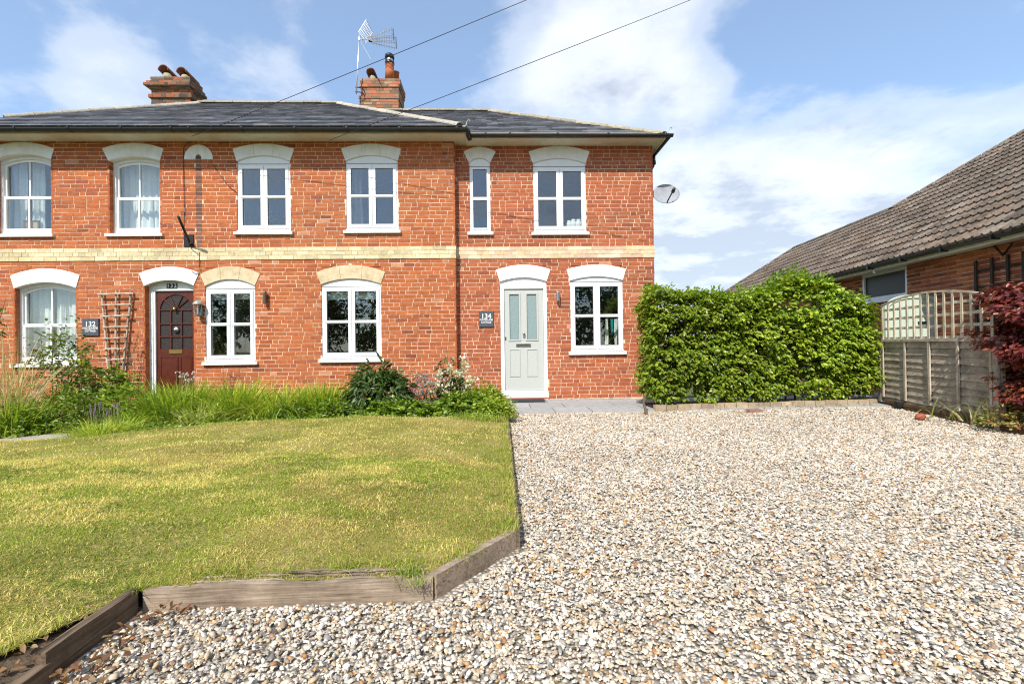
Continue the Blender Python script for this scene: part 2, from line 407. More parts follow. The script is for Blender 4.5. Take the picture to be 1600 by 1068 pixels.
np_mesh('ground', [(-150, -150, -.06), (150, -150, -.06), (150, 250, -.06), (-150, 250, -.06)], [(0, 1, 2, 3)], 'field', kind='structure')
gx, gy = np.meshgrid(np.linspace(-2.4, 9.0, 58), np.linspace(-2.0, 8.4, 54), indexing='ij')
gz = (vnoise(gx*1.1, gy*1.1, 3)-.5)*.02-.012
def grid_faces(n, m): 
    i = np.arange((n-1)*m).reshape(n-1, m)[:, :m-1].ravel(); return np.stack([i, i+m, i+m+1, i+1], 1)
np_mesh('driveway', np.stack([gx, gy, gz], -1).reshape(-1, 3), grid_faces(*gx.shape), 'gravel_bed', smooth=True, kind='structure')

# lawn outline (world xy)
LAWN_EDGE = np.array([(.115, 6.35), (.10, 2.60), (-.27, 2.112), (-1.52, 2.082), (-1.74, 1.5), (-1.82, -1.2)])
def seg_dist(px, py, P):
    d = np.full(px.shape, 1e9)
    for (ax, ay), (bx, by) in zip(P[:-1], P[1:]):
        ux, uy = bx-ax, by-ay; t = np.clip(((px-ax)*ux+(py-ay)*uy)/(ux*ux+uy*uy), 0, 1)
        d = np.minimum(d, np.hypot(px-ax-t*ux, py-ay-t*uy))
    return d
def in_poly(px, py, P):
    c = np.zeros(px.shape, bool); n = len(P)
    for i in range(n):
        (ax, ay), (bx, by) = P[i], P[i-1]
        with np.errstate(divide='ignore', invalid='ignore'):
            c ^= ((ay > py) != (by > py)) & (px < (bx-ax)*(py-ay)/(by-ay+1e-12)+ax)
    return c
FAR = [(-.67, 6.22), (-1.52, 6.28), (-2.2, 6.26), (-2.95, 6.2), (-3.8, 5.88), (-4.5, 5.55), (-5.2, 5.32), (-7.0, 4.75), (-9, 4.2)]
LAWN = np.vstack([LAWN_EDGE, [(-9, -1.2)], np.array(FAR[::-1])])
def lawn_h(x, y):
    d = seg_dist(x, y, LAWN_EDGE)
    s = np.clip(d/1.1, 0, 1); s = s*s*(3-2*s)
    left = np.clip((-x-3.2)/2.6, 0, 1); far = np.clip((y-3.8)/2.2, 0, 1)
    return .080+.097*s-.10*left*far+(fbm(x*1.7, y*2.0, 11, 3)-.5)*.07*np.clip(d*4, 0, 1)
gx, gy = np.meshgrid(np.linspace(-9.2, .16, 150), np.linspace(-1.2, 6.5, 120), indexing='ij')
keep = in_poly(gx, gy, LAWN)
V = np.stack([gx, gy, lawn_h(gx, gy)], -1).reshape(-1, 3); Fq = grid_faces(*gx.shape)
Fq = Fq[keep.ravel()[Fq].any(1)]
used = np.unique(Fq); remap = np.zeros(len(V), int); remap[used] = np.arange(len(used))
# vertices just outside the outline are pulled back to it
Vu = V[used]
def snap(p):
    best = None
    P = LAWN
    for i in range(len(P)):
        a, b = P[i-1], P[i]; u = b-a; t = np.clip(((p-a)@u)/(u@u), 0, 1); q = a+t*u; d = np.hypot(*(p-q))
        if best is None or d < best[0]: best = (d, q)
    return best[1]
for i in np.where(~in_poly(Vu[:, 0], Vu[:, 1], LAWN))[0]:
    q = snap(Vu[i, :2]); Vu[i, :2] = q; Vu[i, 2] = lawn_h(np.array([q[0]]), np.array([q[1]]))[0]
np_mesh('lawn', Vu, remap[Fq], 'turf', smooth=True, kind='structure')

# soil of the planted bed, from lawn to wall, and the ground under the left board
gx, gy = np.meshgrid(np.linspace(-10.5, .10, 80), np.linspace(0, 1, 24), indexing='ij')
fx = np.array([p[0] for p in FAR][::-1]+[.2]); fy = np.array([p[1] for p in FAR][::-1]+[6.3])
y0 = np.interp(gx, fx, fy)-.15; gyy = y0+gy*(9.2-y0)
left = np.clip((-gx-3.2)/2.6, 0, 1)
gz = .075-.06*left+(fbm(gx*3, gyy*3, 5, 3)-.5)*.05
np_mesh('flower_bed', np.stack([gx, gyy, gz], -1).reshape(-1, 3), grid_faces(*gx.shape), 'soil', smooth=True, kind='structure')
np_mesh('soil_strip', [(-1.95, -1.2, .055), (-1.53, -1.2, .035), (-1.548, 2.1, .05), (-1.75, 2.1, .07)], [(0, 1, 2, 3)], 'soil', kind='structure')
# old concrete path coming in from the left
pth = MB(); top = [(-9.0, 5.62), (-6.2, 6.02), (-5.35, 6.16), (-4.75, 6.05), (-4.55, 5.75)]; bot = [(-9.0, 4.45), (-6.4, 5.12), (-5.4, 5.42), (-4.9, 5.50), (-4.5, 5.58)]
n = len(top); pth.add([(x, y, .055) for x, y in top]+[(x, y, .055) for x, y in bot]+[(x, y, -.04) for x, y in bot],
        [(n+i, n+i+1, i+1, i) for i in range(n-1)]+[(2*n+i, 2*n+i+1, n+i+1, n+i) for i in range(n-1)])
pth.build('path', 'concrete', kind='structure')

# patio of paving slabs in front of the extension and behind the hedge
pat = np_mesh('patio', [(.12, 7.52, -.01), (8.2, 7.52, -.01), (8.2, 9.3, -.01), (.12, 9.3, -.01)], [(0, 1, 2, 3)], 'mortar', kind='structure')
yy = 7.54; row = 0
for dep in (.58, .58, .50):
    xx = .13-(row % 2)*.0; xx0 = .13; wv = [.42, .6, .88, .6, .75, .6, .9, .6, .75, .9, .8] if row % 2 else [.78, .6, .9, .45, .75, .6, .9, .6, .75, .9, .5]
    for wd in wv:
        g = .30+random.random()*.07
        b = MB(); z = .022+random.uniform(-.002, .003)
        b.hexa([(xx0+.004, yy, -.03), (xx0+wd-.006, yy, -.03), (xx0+wd-.006, yy+dep-.008, -.03), (xx0+.004, yy+dep-.008, -.03),
                (xx0+.007, yy+.003, z), (xx0+wd-.009, yy+.003, z), (xx0+wd-.009, yy+dep-.011, z), (xx0+.007, yy+dep-.011, z)], (g, g*.985, g*.95))
        b.build('paving_slab', 'paving', pat); xx0 += wd
    yy += dep; row += 1

# ================================================================== BRICK HOUSE
house = thing('brick_house', (-3.7, 9.2, 0), 'long red brick two storey house with slate roofs and a yellow brick band', 'house')

# openings: (name, xl, xr, z bottom, z springing, z crown of intrados)
def op(xl, xr, z0, zs, zc): return dict(xl=xl, xr=xr, z0=z0, zs=zs, zc=zc)
OPEN = {'m': [], 'e': []}
ARCH = []
def arch_px(Y, ol, oc, orr, il, ic, ir, mat='paint'):
    g = lambda p: tuple(at(p[0], p[1], Y)[[0, 2]])
    ol, orr, il, ir = map(g, (ol, orr, il, ir)); oc = g((oc[0], oc[1]))[1]; ic = g((ic[0], ic[1]))[1]
    z = (ol[1]+orr[1])/2; zi = (il[1]+ir[1])/2
    a = dict(Y=Y, ol=(ol[0], z), orr=(orr[0], z), oc=oc, il=(il[0], zi), ir=(ir[0], zi), ic=ic, mat=mat)
    ARCH.append(a); return a
A_U1a = arch_px(YM, (-17, 232.5), (35, 222.5), (85, 232.5), (-8, 249.5), (36, 240.5), (80, 248.8))
A_U1b = arch_px(YM, (160, 232), (208, 223.7), (255.7, 232.5), (170, 251.6), (210, 244.5), (250, 251.3))
A_U2 = arch_px(YM, (363.9, 233.1), (412, 224.9), (459.4, 232.6), (370, 251.9), (412, 243.1), (453.3, 251.9))
A_U3 = arch_px(YM, (533, 233), (579, 225.2), (626.6, 232), (540, 251.5), (580, 242.5), (621.5, 251.5))
A_W1 = arch_px(YM, (16.5, 431), (71, 419.5), (125, 429.6), (22.5, 450.4), (71, 440.8), (119.2, 449.5))
A_D1 = arch_px(YM, (217.8, 426.4), (265, 416.5), (311.2, 427), (225.5, 446.5), (265, 437.5), (302.8, 446))
A_W3 = arch_px(YM, (313.2, 429.4), (360, 416), (406.7, 426.7), (320.6, 448), (358, 436), (398.2, 445))
A_W4 = arch_px(YM, (494.2, 425.9), (547.4, 414), (601.7, 424.6), (502, 444), (548, 435), (595.2, 443))
A_N = arch_px(YE, (724.2, 237.5), (748.8, 230), (774.5, 237.5), (733, 255), (749, 247), (765.6, 255))
A_Ue = arch_px(YE, (825.7, 237), (874, 228.8), (921.2, 237), (832.5, 255.5), (874, 247.5), (915, 255))
A_D2 = arch_px(YE, (774.9, 422), (816.5, 413.6), (860, 420.6), (781, 440.8), (817, 433.2), (854, 438.2))
A_We = arch_px(YE, (885, 420.6), (931.6, 413.3), (978, 420.6), (890.5, 438), (931.6, 431.6), (973, 437.7))
for a in ARCH[5:7]: pass
A_U1a['mat'] = A_U1b['mat'] = 'paint'
A_W3['mat'] = A_W4['mat'] = 'stone'
# each opening: z0 bottom
BOT = {id(A_U1a): 3.315, id(A_U1b): 3.315, id(A_U2): 3.345, id(A_U3): 3.355, id(A_W1): .86, id(A_D1): .10, id(A_W3): .86, id(A_W4): .875,
       id(A_N): 3.345, id(A_Ue): 3.335, id(A_D2): .10, id(A_We): .955}
for a in ARCH:
    o = op(a['il'][0], a['ir'][0], BOT[id(a)], a['il'][1], a['ic']); o['a'] = a
    OPEN['m' if a['Y'] == YM else 'e'].append(o); a['o'] = o

def ext_at(a, z):                          # half-open x interval hidden by the arch block at height z
    (x0, z0), (x1, _), zc = a['ol'], a['orr'], a['oc']; zi = a['il'][1]
    if z <= z0:
        t = max(0., min(1., (z-zi)/(z0-zi))); return a['il'][0]+(x0-a['il'][0])*t, a['ir'][0]+(x1-a['ir'][0])*t
    c = (x1-x0)/2; h = zc-z0; R = (c*c+h*h)/(2*h); dz = z-(zc-R)
    if dz >= R: return None
    hw = sqrt(R*R-dz*dz); m = (x0+x1)/2; return m-hw, m+hw
def blocked(o, za, zb):
    """x range to leave out of a course between za and zb"""
    if zb <= o['z0'] or za >= o['a']['oc']: return None
    if zb <= o['a']['il'][1]+.01: return o['xl'], o['xr']
    r = [ext_at(o['a'], z) for z in (za, (za+zb)/2, zb)]
    if any(q is None for q in r): 
        r = [q for q in r if q is not None]
        if not r or len(r) < 2: return None
        m = (r[0][0]+r[0][1])/2; q = r[-1]; return q[0]+.5*(m-q[0]), q[1]-.5*(q[1]-m)
    xl, xr = max(q[0] for q in r), min(q[1] for q in r)
    if za < o['a']['il'][1]: xl, xr = max(xl, o['xl']-.0), min(xr, o['xr']+.0)
    return xl, xr

RED = [(0.433, 0.13, 0.046), (0.408, 0.117, 0.042), (0.451, 0.142, 0.052), (0.383, 0.107, 0.041), (0.426, 0.134, 0.052), (0.446, 0.131, 0.046), (0.402, 0.12, 0.048), (0.364, 0.104, 0.044)]
REDE = [(0.389, 0.111, 0.048), (0.414, 0.121, 0.053), (0.358, 0.101, 0.047), (0.42, 0.129, 0.058), (0.376, 0.114, 0.054), (0.333, 0.095, 0.045)]
def brick_col(pal, dark=.07, pale=.03):
    r = random.random(); c = np.array(random.choice(pal))*random.uniform(.93, 1.07)
    if r < dark: c = np.array((.30, .09, .05))*random.uniform(.8, 1.15)
    elif r < dark+pale: c = np.array((.52, .24, .14))*random.uniform(.85, 1.1)
    return tuple(c)
def brick_item(x0, x1, z0, z1, Y, col, depth=.035, axis=0, jit=.0025):
    j = lambda: random.uniform(-jit, jit); b = .0025
    f = Y+random.uniform(-.0025, .002); t = random.uniform(-.0012, .0012)
    P = [(x0+j(), f+t, z0+j()), (x1+j(), f-t, z0+j()), (x1+j(), f-t, z1+j()), (x0+j(), f+t, z1+j())]
    B = [(p[0]+(-b if i in (0, 3) else b), Y+.006, p[2]+(-b if i < 2 else b)) for i, p in enumerate(P)]
    D = [(q[0], Y+depth, q[2]) for q in B]
    V = P+B+D
    Fc = [(0, 1, 2, 3)]+[(i+4, (i+1) % 4+4, (i+1) % 4, i) for i in range(4)]+[(i+8, (i+1) % 4+8, (i+1) % 4+4, i+4) for i in range(4)]
    if axis: V = [(Y_-0, x_, z_) for x_, Y_, z_ in V]
    return V, Fc, col
def lay(x0, x1, z0, z1, Y, opens, pal, course, pat, anchor, joint=.0135, dark=.07, pale=.012, skip=()):
    out = []; k0 = math.floor((z0-anchor)/course+1e-4); k1 = math.ceil((z1-anchor)/course-1e-4)
    for k in range(k0, k1):
        za, zb = max(z0, anchor+k*course), min(z1, anchor+(k+1)*course)
        if zb-za < .02: continue
        x = x0-((k*7) % 4)*.057-random.uniform(0, .05); seq = pat[k % len(pat)]; i = (k*3) % len(seq)
        bl = [b for b in (blocked(o, za, zb) for o in opens) if b]+[s[:2] for s in skip if s[2] < zb and s[3] > za]
        while x < x1:
            L = seq[i % len(seq)]*random.uniform(.95, 1.05); i += 1
            segs = [(max(x, x0), min(x+L, x1))]
            for (a, b) in bl:
                ns = []
                for (p, q) in segs:
                    if b <= p or a >= q: ns.append((p, q)); continue
                    if a > p: ns.append((p, a+joint*.5))
                    if b < q: ns.append((b-joint*.5, q))
                segs = ns
            for (p, q) in segs:
                if q-p > .035:
                    out.append(brick_item(p+joint/2, q-joint/2, za+joint/2, zb-joint/2, Y, brick_col(pal, dark, pale)))
            x += L
    return out
S, H = .232, .116
PAT_M = [[S, S, H, S], [S, H, S, S], [S, S, S, H], [H, S, S, S]]
PAT_E = [[S, H, S, H], [S, S, S, H], [H, S, H, S]]
# decorative strip and blind arch above the first door
bs0, bs1 = at(306, 300, YM)[0], at(315.5, 300, YM)[0]
skip_m = [(bs0, bs1, 3.035, at(310, 246, YM)[2])]
items = lay(XL, XJ, 3.035, 5.10, YM, OPEN['m'], RED, .0765, PAT_M, 3.035, skip=skip_m)
items += lay(XL, XJ, .02, 2.795, YM, OPEN['m'], RED, .0765, PAT_M, 2.795, dark=.04, pale=.02)
items += lay(XJ, XR, 3.045, 5.10, YE, OPEN['e'], REDE, .0770, PAT_E, 3.045, dark=.05, pale=.0)
items += lay(XJ, XR, .02, 2.808, YE, OPEN['e'], REDE, .0770, PAT_E, 2.808, dark=.05, pale=.01)
# dark headers of the recessed strip, side faces at the step and right gable
z = 3.04
while z < at(310, 246, YM)[2]-.03:
    c = random.choice([(.16, .075, .05), (.20, .10, .07), (.27, .11, .07), (.13, .07, .055)])
    items.append(brick_item(bs0+.004, bs1-.004, z+.005, z+.071, YM+.0015, c, jit=.002)); z += .0765
for zz in np.arange(.02, 5.06, .077):
    if 2.80 < zz < 3.03: continue
    V, Fc, c = brick_item(YM+.004, YE-.004, zz+.005, zz+.071, 0, brick_col(RED)); items.append(([(XJ-y, x, z) for x, y, z in V], [f[::-1] for f in Fc], c))
    y = YE+.005
    while y < YE+1.2:
        L = random.choice([S, H]); V, Fc, c = brick_item(y, y+L-.01, zz+.005, zz+.071, 0, brick_col(REDE))
        items.append(([(XR-yy_, x, z) for x, yy_, z in V], [f[::-1] for f in Fc], c)); y += L
pieces('brick', 'brickwork', items, 'brick', house)
# yellow band: stretchers, headers, stretchers; stands 12 mm proud
CREAM = [(.62, .51, .29), (.66, .56, .35), (.57, .47, .28), (.68, .59, .38), (.60, .51, .32)]
CREAME = [(.70, .56, .38), (.66, .50, .32), (.72, .60, .42), (.64, .45, .32), (.70, .52, .30)]
band = []
for (x0, x1, zb, Y, pal, h) in ((XL, XJ+.012, 2.795, YM-.014, CREAM, .080), (XJ+.004, XR+.014, 2.808, YE-.014, CREAME, .079)):
    for r in range(3):
        x = x0-(.0 if r == 0 else .06 if r == 1 else .11); i = 0
        while x < x1:
            L = S if r != 1 else (H if random.random() < .8 else S)
            p, q = max(x, x0), min(x+L, x1)
            if q-p > .03: band.append(brick_item(p+.004, q-.004, zb+r*h+.004, zb+(r+1)*h-.004, Y, tuple(np.array(random.choice(pal))*random.uniform(.88, 1.1)), .045))
            x += L
pieces('yellow_brick', 'yellow_brickwork', band, 'brick', house)
MB().box(XL, XJ+.008, YM-.008, YM+.02, 2.797, 3.033).build('band_mortar', 'mortar', house)
MB().box(XJ+.009, XR+.008, YE-.008, YE+.02, 2.810, 3.043).build('band_mortar', 'mortar', house)

# mortar wall with real openings: cells of a grid, each opening left out
def wall_cells(mb, x0, x1, z0, z1, Y, opens, thick=.24):
    xs = sorted({x0, x1, *[o['xl'] for o in opens], *[o['xr'] for o in opens]}); zs = sorted({z0, z1, *[o['z0'] for o in opens], *[o['a']['oc']-.02 for o in opens]})
    hole = lambda xm, zm: any(o['xl'] < xm < o['xr'] and o['z0'] < zm < o['a']['oc']-.02 for o in opens)
    for i in range(len(xs)-1):
        for j in range(len(zs)-1):
            a, b, c, d = xs[i], xs[i+1], zs[j], zs[j+1]
            if hole((a+b)/2, (c+d)/2): continue
            mb.add([(a, Y, c), (b, Y, c), (b, Y, d), (a, Y, d)], [(0, 1, 2, 3)])
            mb.add([(a, Y+thick, c), (b, Y+thick, c), (b, Y+thick, d), (a, Y+thick, d)], [(3, 2, 1, 0)])
            for (e, p, q) in ((-1, (a, c), (a, d)), (1, (b, d), (b, c))):
                if (e < 0 and i and hole((xs[i-1]+a)/2, (c+d)/2)) or (e > 0 and i < len(xs)-2 and hole((b+xs[i+2])/2, (c+d)/2)):
                    mb.add([(p[0], Y, p[1]), (p[0], Y+thick, p[1]), (q[0], Y+thick, q[1]), (q[0], Y, q[1])], [(0, 1, 2, 3)])
            if j and hole((a+b)/2, (zs[j-1]+c)/2): mb.add([(a, Y, c), (b, Y, c), (b, Y+thick, c), (a, Y+thick, c)], [(0, 1, 2, 3)])
            if j < len(zs)-2 and hole((a+b)/2, (d+zs[j+2])/2): mb.add([(a, Y, d), (b, Y, d), (b, Y+thick, d), (a, Y+thick, d)], [(3, 2, 1, 0)])
mb = MB()
wall_cells(mb, XL, XJ-.007, -.1, 5.12, YM+.005, OPEN['m'])
wall_cells(mb, XJ-.007, XR-.007, -.1, 5.12, YE+.005, OPEN['e'])
mb.add([(XJ-.007, YM+.008, -.1), (XJ-.007, YE+.008, -.1), (XJ-.007, YE+.008, 5.12), (XJ-.007, YM+.008, 5.12)], [(0, 1, 2, 3)])
for x, ya in ((XL, YM+.005), (XR-.007, YE+.005)): mb.add([(x, ya, -.1), (x, 15.6, -.1), (x, 15.6, 5.12), (x, ya, 5.12)], [(0, 1, 2, 3)])
mb.add([(XL, 15.6, -.1), (XR, 15.6, -.1), (XR, 15.6, 5.12), (XL, 15.6, 5.12)], [(0, 1, 2, 3)])
mb.build('wall', 'mortar', house)
# brick returns beside the recessed sashes and the red door
rv = []
for a in (A_U1a, A_U1b, A_W1, A_D1):
    zz = a['o']['z0']
    while zz < a['il'][1]-.02:
        for xx, s in ((a['il'][0], 1), (a['ir'][0], -1)):
            V, Fc, c = brick_item(YM+.004, YM+.105, zz+.005, min(zz+.071, a['il'][1]), 0, brick_col(RED))
            rv.append(([(xx+s*(.010-y), x, z) for x, y, z in V], Fc if s > 0 else [f[::-1] for f in Fc], c))
        zz += .0765
m_ = MB()
for V, Fc, c in rv: m_.add(V, Fc, c)
m_.build('reveal_brickwork', 'brick', house, kind='stuff')
# rooms
rm = MB()
rm.box(XL+.02, XR-.02, 12.6, 12.7, .02, 5.1)
for x in (-7.8, -5.35, -1.0): rm.box(x, x+.08, YM+.3, 12.6, .05, 5.1)
rm.box(XL+.02, XR-.02, YM+.28, 12.6, 5.04, 5.10)
rm.build('interior_wall', 'render_room', house)
MB().box(XL+.02, XR-.02, YM+.28, 12.6, 2.72, 2.80).box(XL+.02, XR-.02, YM+.28, 12.6, .0, .06).build('interior_floor', 'room_floor', house)

# arched lintels, cut into the stones that show
for a in ARCH:
    n = 16; O = arc(a['ol'], a['oc'], a['orr'], n); I = arc(a['il'], a['ic'], a['ir'], n)
    Y = a['Y']; y0 = Y-.012
    y1 = Y+(.10 if a in (A_U1a, A_U1b, A_W1, A_D1) else .05)
    par = house
    mbk = MB()
    if a in (A_U2, A_U3, A_W3, A_W4):     # three blocks with fine joints
        cuts = [0, 5, 10, 15]
        root = None
        for q in range(3):
            mb = MB(); s0, s1 = cuts[q], cuts[q+1]
            Oq, Iq = O[s0:s1+1], I[s0:s1+1]
            sh = .0022
            Oq = [(x+(sh if k == 0 and q else -sh if k == len(Oq)-1 and q < 2 else 0), z) for k, (x, z) in enumerate(Oq)]
            Iq = [(x+(sh if k == 0 and q else -sh if k == len(Iq)-1 and q < 2 else 0), z) for k, (x, z) in enumerate(Iq)]
            mb.strip(Oq, Iq, y0+.001*q, y1)
            if root is None: root = MB().strip([(x, z-.02) for x, z in O[1:-1]], [(x, z+.02) for x, z in I[1:-1]], y0+.012, y1-.01).build('arched_lintel', 'gasket', house)
            mb.build('lintel_stone', a['mat'], root)
    else:
        mbk.strip(O, I, y0, y1).build('arched_lintel', a['mat'], house)
# half round blind arch above the dark brick strip
c0, c1 = at(288, 249, YM), at(333, 249, YM); cx, rr = (c0[0]+c1[0])/2, (c1[0]-c0[0])/2
poly = [(cx+rr*cos(t), c0[2]+rr*1.03*sin(t)) for t in np.linspace(0, pi, 20)]
nx0, nx1 = bs0-cx, bs1-cx; hw = (bs1-bs0)/2; mx = (bs0+bs1)/2; zt = at(310, 246, YM)[2]+.0
notch = [(bs0, c0[2])]+[(mx-hw*cos(t), zt+hw*sin(t)) for t in np.linspace(0, pi, 7)]+[(bs1, c0[2])]
mb = MB(); half = [(cx+rr*cos(t), c0[2]+rr*1.03*sin(t)) for t in np.linspace(pi, 0, 16)]
inn = [(mx+max(-hw, min(hw, (x-cx)*.22)), c0[2]+(max(0, zt+hw-c0[2]))*max(0., 1-((x-cx)/rr)**2)**.5) for x, z in half]
mb.strip(half, inn, YM-.012, YM+.03).build('blind_arch', 'paint', house, label='white half round panel over a dark brick strip')

# ---------------- windows
def frame_ring(mb, x0, x1, z0, z1, wl, wr, wb, wt, y0, y1):
    mb.box(x0, x0+wl, y0, y1, z0, z1); mb.box(x1-wr, x1, y0, y1, z0, z1)
    mb.box(x0+wl, x1-wr, y0+.0005, y1, z0, z0+wb); mb.box(x0+wl, x1-wr, y0+.0005, y1, z1-wt, z1)
def upvc(a, ztop, zbot, n=2, label=None, pane_mat='glass', sill=True, Yoff=0, sillstone=False):
    Y = a['Y']; x0, x1 = a['il'][0]+.004, a['ir'][0]-.004
    f = MB(); yf = Y+.018
    frame_ring(f, x0, x1, zbot, ztop, .045, .045, .055, .04, yf, Y+.09)
    if n == 2: f.box((x0+x1)/2-.012, (x0+x1)/2+.012, yf+.004, Y+.09, zbot+.055, ztop-.04)
    root = f.build('window', 'upvc', house, label=label)
    I = arc(a['il'], a['ic'], a['ir'], 16)
    MB().strip([(x, z+.006) for x, z in I], [(max(x0, min(x1, x)), ztop+.004) for x, z in I], Y+.022, Y+.08).build('head_panel', 'upvc', root)
    MB().box(x0-.0, x1+.0, Y+.012, Y+.05, ztop-.003, ztop+.004).build('head_seal', 'gasket', root)
    xa, xb = x0+.045, x1-.045
    xs = [(xa, xb)] if n == 1 else [(xa-.012, (x0+x1)/2-.006), ((x0+x1)/2+.006, xb+.012)]
    zm = zbot+.055+(ztop-zbot-.095)*.505
    for (p, q) in xs:
        s = MB(); ys = yf-.014; wd = .058 if n == 2 else .02
        za, zb = zbot+.048, ztop-.034
        frame_ring(s, p, q, za, zb, wd, wd, wd+.006, wd, ys, Y+.07)
        s.box(p+wd, q-wd, ys+.001, Y+.07, zm-.03, zm+.026)
        if n == 2:
            s.box(p+.012, q-.012, ys-.008, ys+.002, zm-.016, zm+.004)                      # run-through bar with sash horns
            for hx in (p+.012, q-.034): s.hexa([(hx+.006, ys-.008, zm-.05), (hx+.016, ys-.008, zm-.05), (hx+.016, ys+.004, zm-.05), (hx+.006, ys+.004, zm-.05),
                                               (hx, ys-.008, zm-.016), (hx+.022, ys-.008, zm-.016), (hx+.022, ys+.004, zm-.016), (hx, ys+.004, zm-.016)])
        so_ = s.build('sash', 'upvc', root)
        for (u, v) in ((za+wd+.006, zm-.03), (zm+.026, zb-wd)):
            g = MB(); gx0, gx1 = p+wd, q-wd
            frame_ring(g, gx0, gx1, u, v, .006, .006, .006, .006, ys+.016, ys+.03); g.build('gasket', 'gasket', root)
            gl_ = MB(); gl_.box(gx0+.003, gx1-.003, ys+.024, ys+.030, u+.003, v-.003)
            gl_.build('pane', pane_mat, root)
    if sill:
        m1 = MB(); ex = .05
        zs = zbot-.002
        m1.hexa([(x0-ex, Y-.055, zs-.068), (x1+ex, Y-.055, zs-.068), (x1+ex, Y+.06, zs-.068), (x0-ex, Y+.06, zs-.068),
                 (x0-ex, Y-.055, zs-.016), (x1+ex, Y-.055, zs-.016), (x1+ex, Y+.06, zs), (x0-ex, Y+.06, zs)])
        m1.build('sill', 'stone' if sillstone == 1 else 'paint', root)
        MB().hexa([(x0-.01, Y-.02, zs), (x1+.01, Y-.02, zs), (x1+.01, Y+.05, zs), (x0-.01, Y+.05, zs),
                   (x0, Y-.0, zs+.022), (x1, Y-.0, zs+.022), (x1, Y+.05, zs+.022), (x0, Y+.05, zs+.022)]).build('drip_board', 'upvc', root)
    return root
upvc(A_U2, 4.634, 3.345); upvc(A_U3, 4.642, 3.357)
upvc(A_W3, at(360, 451, YM)[2], .868); upvc(A_W4, 2.272, .888)
upvc(A_N, 4.638, 3.348, 1, 'narrow single sash window'); upvc(A_Ue, 4.635, 3.338); upvc(A_We, 2.338, .965)

def sash_window(a, zbot, label=None):
    Y = a['Y']+.09; x0, x1 = a['il'][0]-.02, a['ir'][0]+.02
    O = arc((x0, a['il'][1]), a['ic']+.005, (x1, a['ir'][1])); 
    fw = .075
    I = arc((x0+fw, a['il'][1]-.055), a['ic']-.06, (x1-fw, a['ir'][1]-.055))
    f = MB(); f.strip(O, I, Y, Y+.12)
    f.box(x0, x0+fw, Y+.0004, Y+.12, zbot, a['il'][1]); f.box(x1-fw, x1, Y+.0004, Y+.12, zbot, a['il'][1]); f.box(x0+fw, x1-fw, Y+.001, Y+.12, zbot, zbot+.05)
    root = f.build('window', 'joinery', house, label=label)
    xa, xb = x0+fw-.002, x1-fw+.002; xm = (xa+xb)/2; zt = a['ic']-.062; zs = a['il'][1]-.055; zm = zbot+(zt-zbot)*.485
    # upper sash (arched), lower sash in front
    up = MB(); Oi = I; Ii = arc((xa+.042, zs-.035), zt-.045, (xb-.042, zs-.035)); ys = Y+.035
    up.strip(Oi, Ii, ys, ys+.04); up.box(xa, xa+.042, ys+.0004, ys+.04, zm, zs); up.box(xb-.042, xb, ys+.0004, ys+.04, zm, zs); up.box(xa+.042, xb-.042, ys+.001, ys+.04, zm-.01, zm+.04)
    up.box(xm-.013, xm+.013, ys+.002, ys+.038, zm+.04, zt-.03); up.build('upper_sash', 'upvc', root)
    lo = MB(); yl = Y+.012
    frame_ring(lo, xa, xb, zbot+.045, zm+.03, .045, .045, .07, .05, yl, yl+.04); lo.box(xm-.014, xm+.014, yl+.002, yl+.038, zbot+.11, zm-.015); lo.build('lower_sash', 'upvc', root)
    for s in (-1, 1):
        p, q = (xa+.04, xm-.012) if s < 0 else (xm+.012, xb-.04)
        MB().box(p, q, yl+.02, yl+.024, zbot+.10, zm-.01).build('pane', 'glass', root)
        cur = [(x, z) for x, z in Ii if p <= x <= q]
        zi = lambda x: np.interp(x, [u for u, _ in Ii], [v for _, v in Ii])
        cur = [(p, zi(p))]+cur+[(q, zi(q))]
        MB().strip([(x, z+.006) for x, z in cur], [(x, zm+.03) for x, z in cur], ys+.018, ys+.022).build('pane', 'glass', root)
    MB().hexa([(x0-.035, a['Y']-.05, zbot-.07), (x1+.035, a['Y']-.05, zbot-.07), (x1+.035, Y+.1, zbot-.07), (x0-.035, Y+.1, zbot-.07),
               (x0-.035, a['Y']-.05, zbot-.018), (x1+.035, a['Y']-.05, zbot-.018), (x1+.035, Y+.1, zbot+.002), (x0-.035, Y+.1, zbot+.002)]).build('sill', 'paint', root)
    return root
sash_window(A_U1a, 3.325, 'white sash window with arched head and net curtains'); sash_window(A_U1b, 3.325, 'white sash window with arched head and net curtains'); sash_window(A_W1, .88, 'white sash window with arched head and net curtains')

# ---------------- grey composite door 134
Y = YE; p0 = at(781.7, 442, YE); x0, x1 = A_D2['il'][0]+.003, A_D2['ir'][0]+.004; zt = at(817, 446, YE)[2]; zb = .10
f = MB(); frame_ring(f, x0, x1, zb, zt, .072, .072, .10, .06, Y+.01, Y+.10)
f.box(x0-.012, x1+.012, Y-.03, Y+.06, zb-.035, zb+.03)
door = f.build('front_door', 'upvc', house, label='pale grey panelled front door with two tall frosted panes')
I = arc(A_D2['il'], A_D2['ic'], A_D2['ir'], 16)
MB().strip([(x, z+.006) for x, z in I], [(max(x0, min(x1, x)), zt+.004) for x, z in I], Y+.03, Y+.09).build('head_panel', 'upvc', door)
lx0, lx1, lz0, lz1 = x0+.076, x1-.076, zb+.105, zt-.064; yd = Y+.038
dm = MB(); gx = lambda px: at(px, 520, YE)[0]; gzv = lambda py: at(818, py, YE)[2]
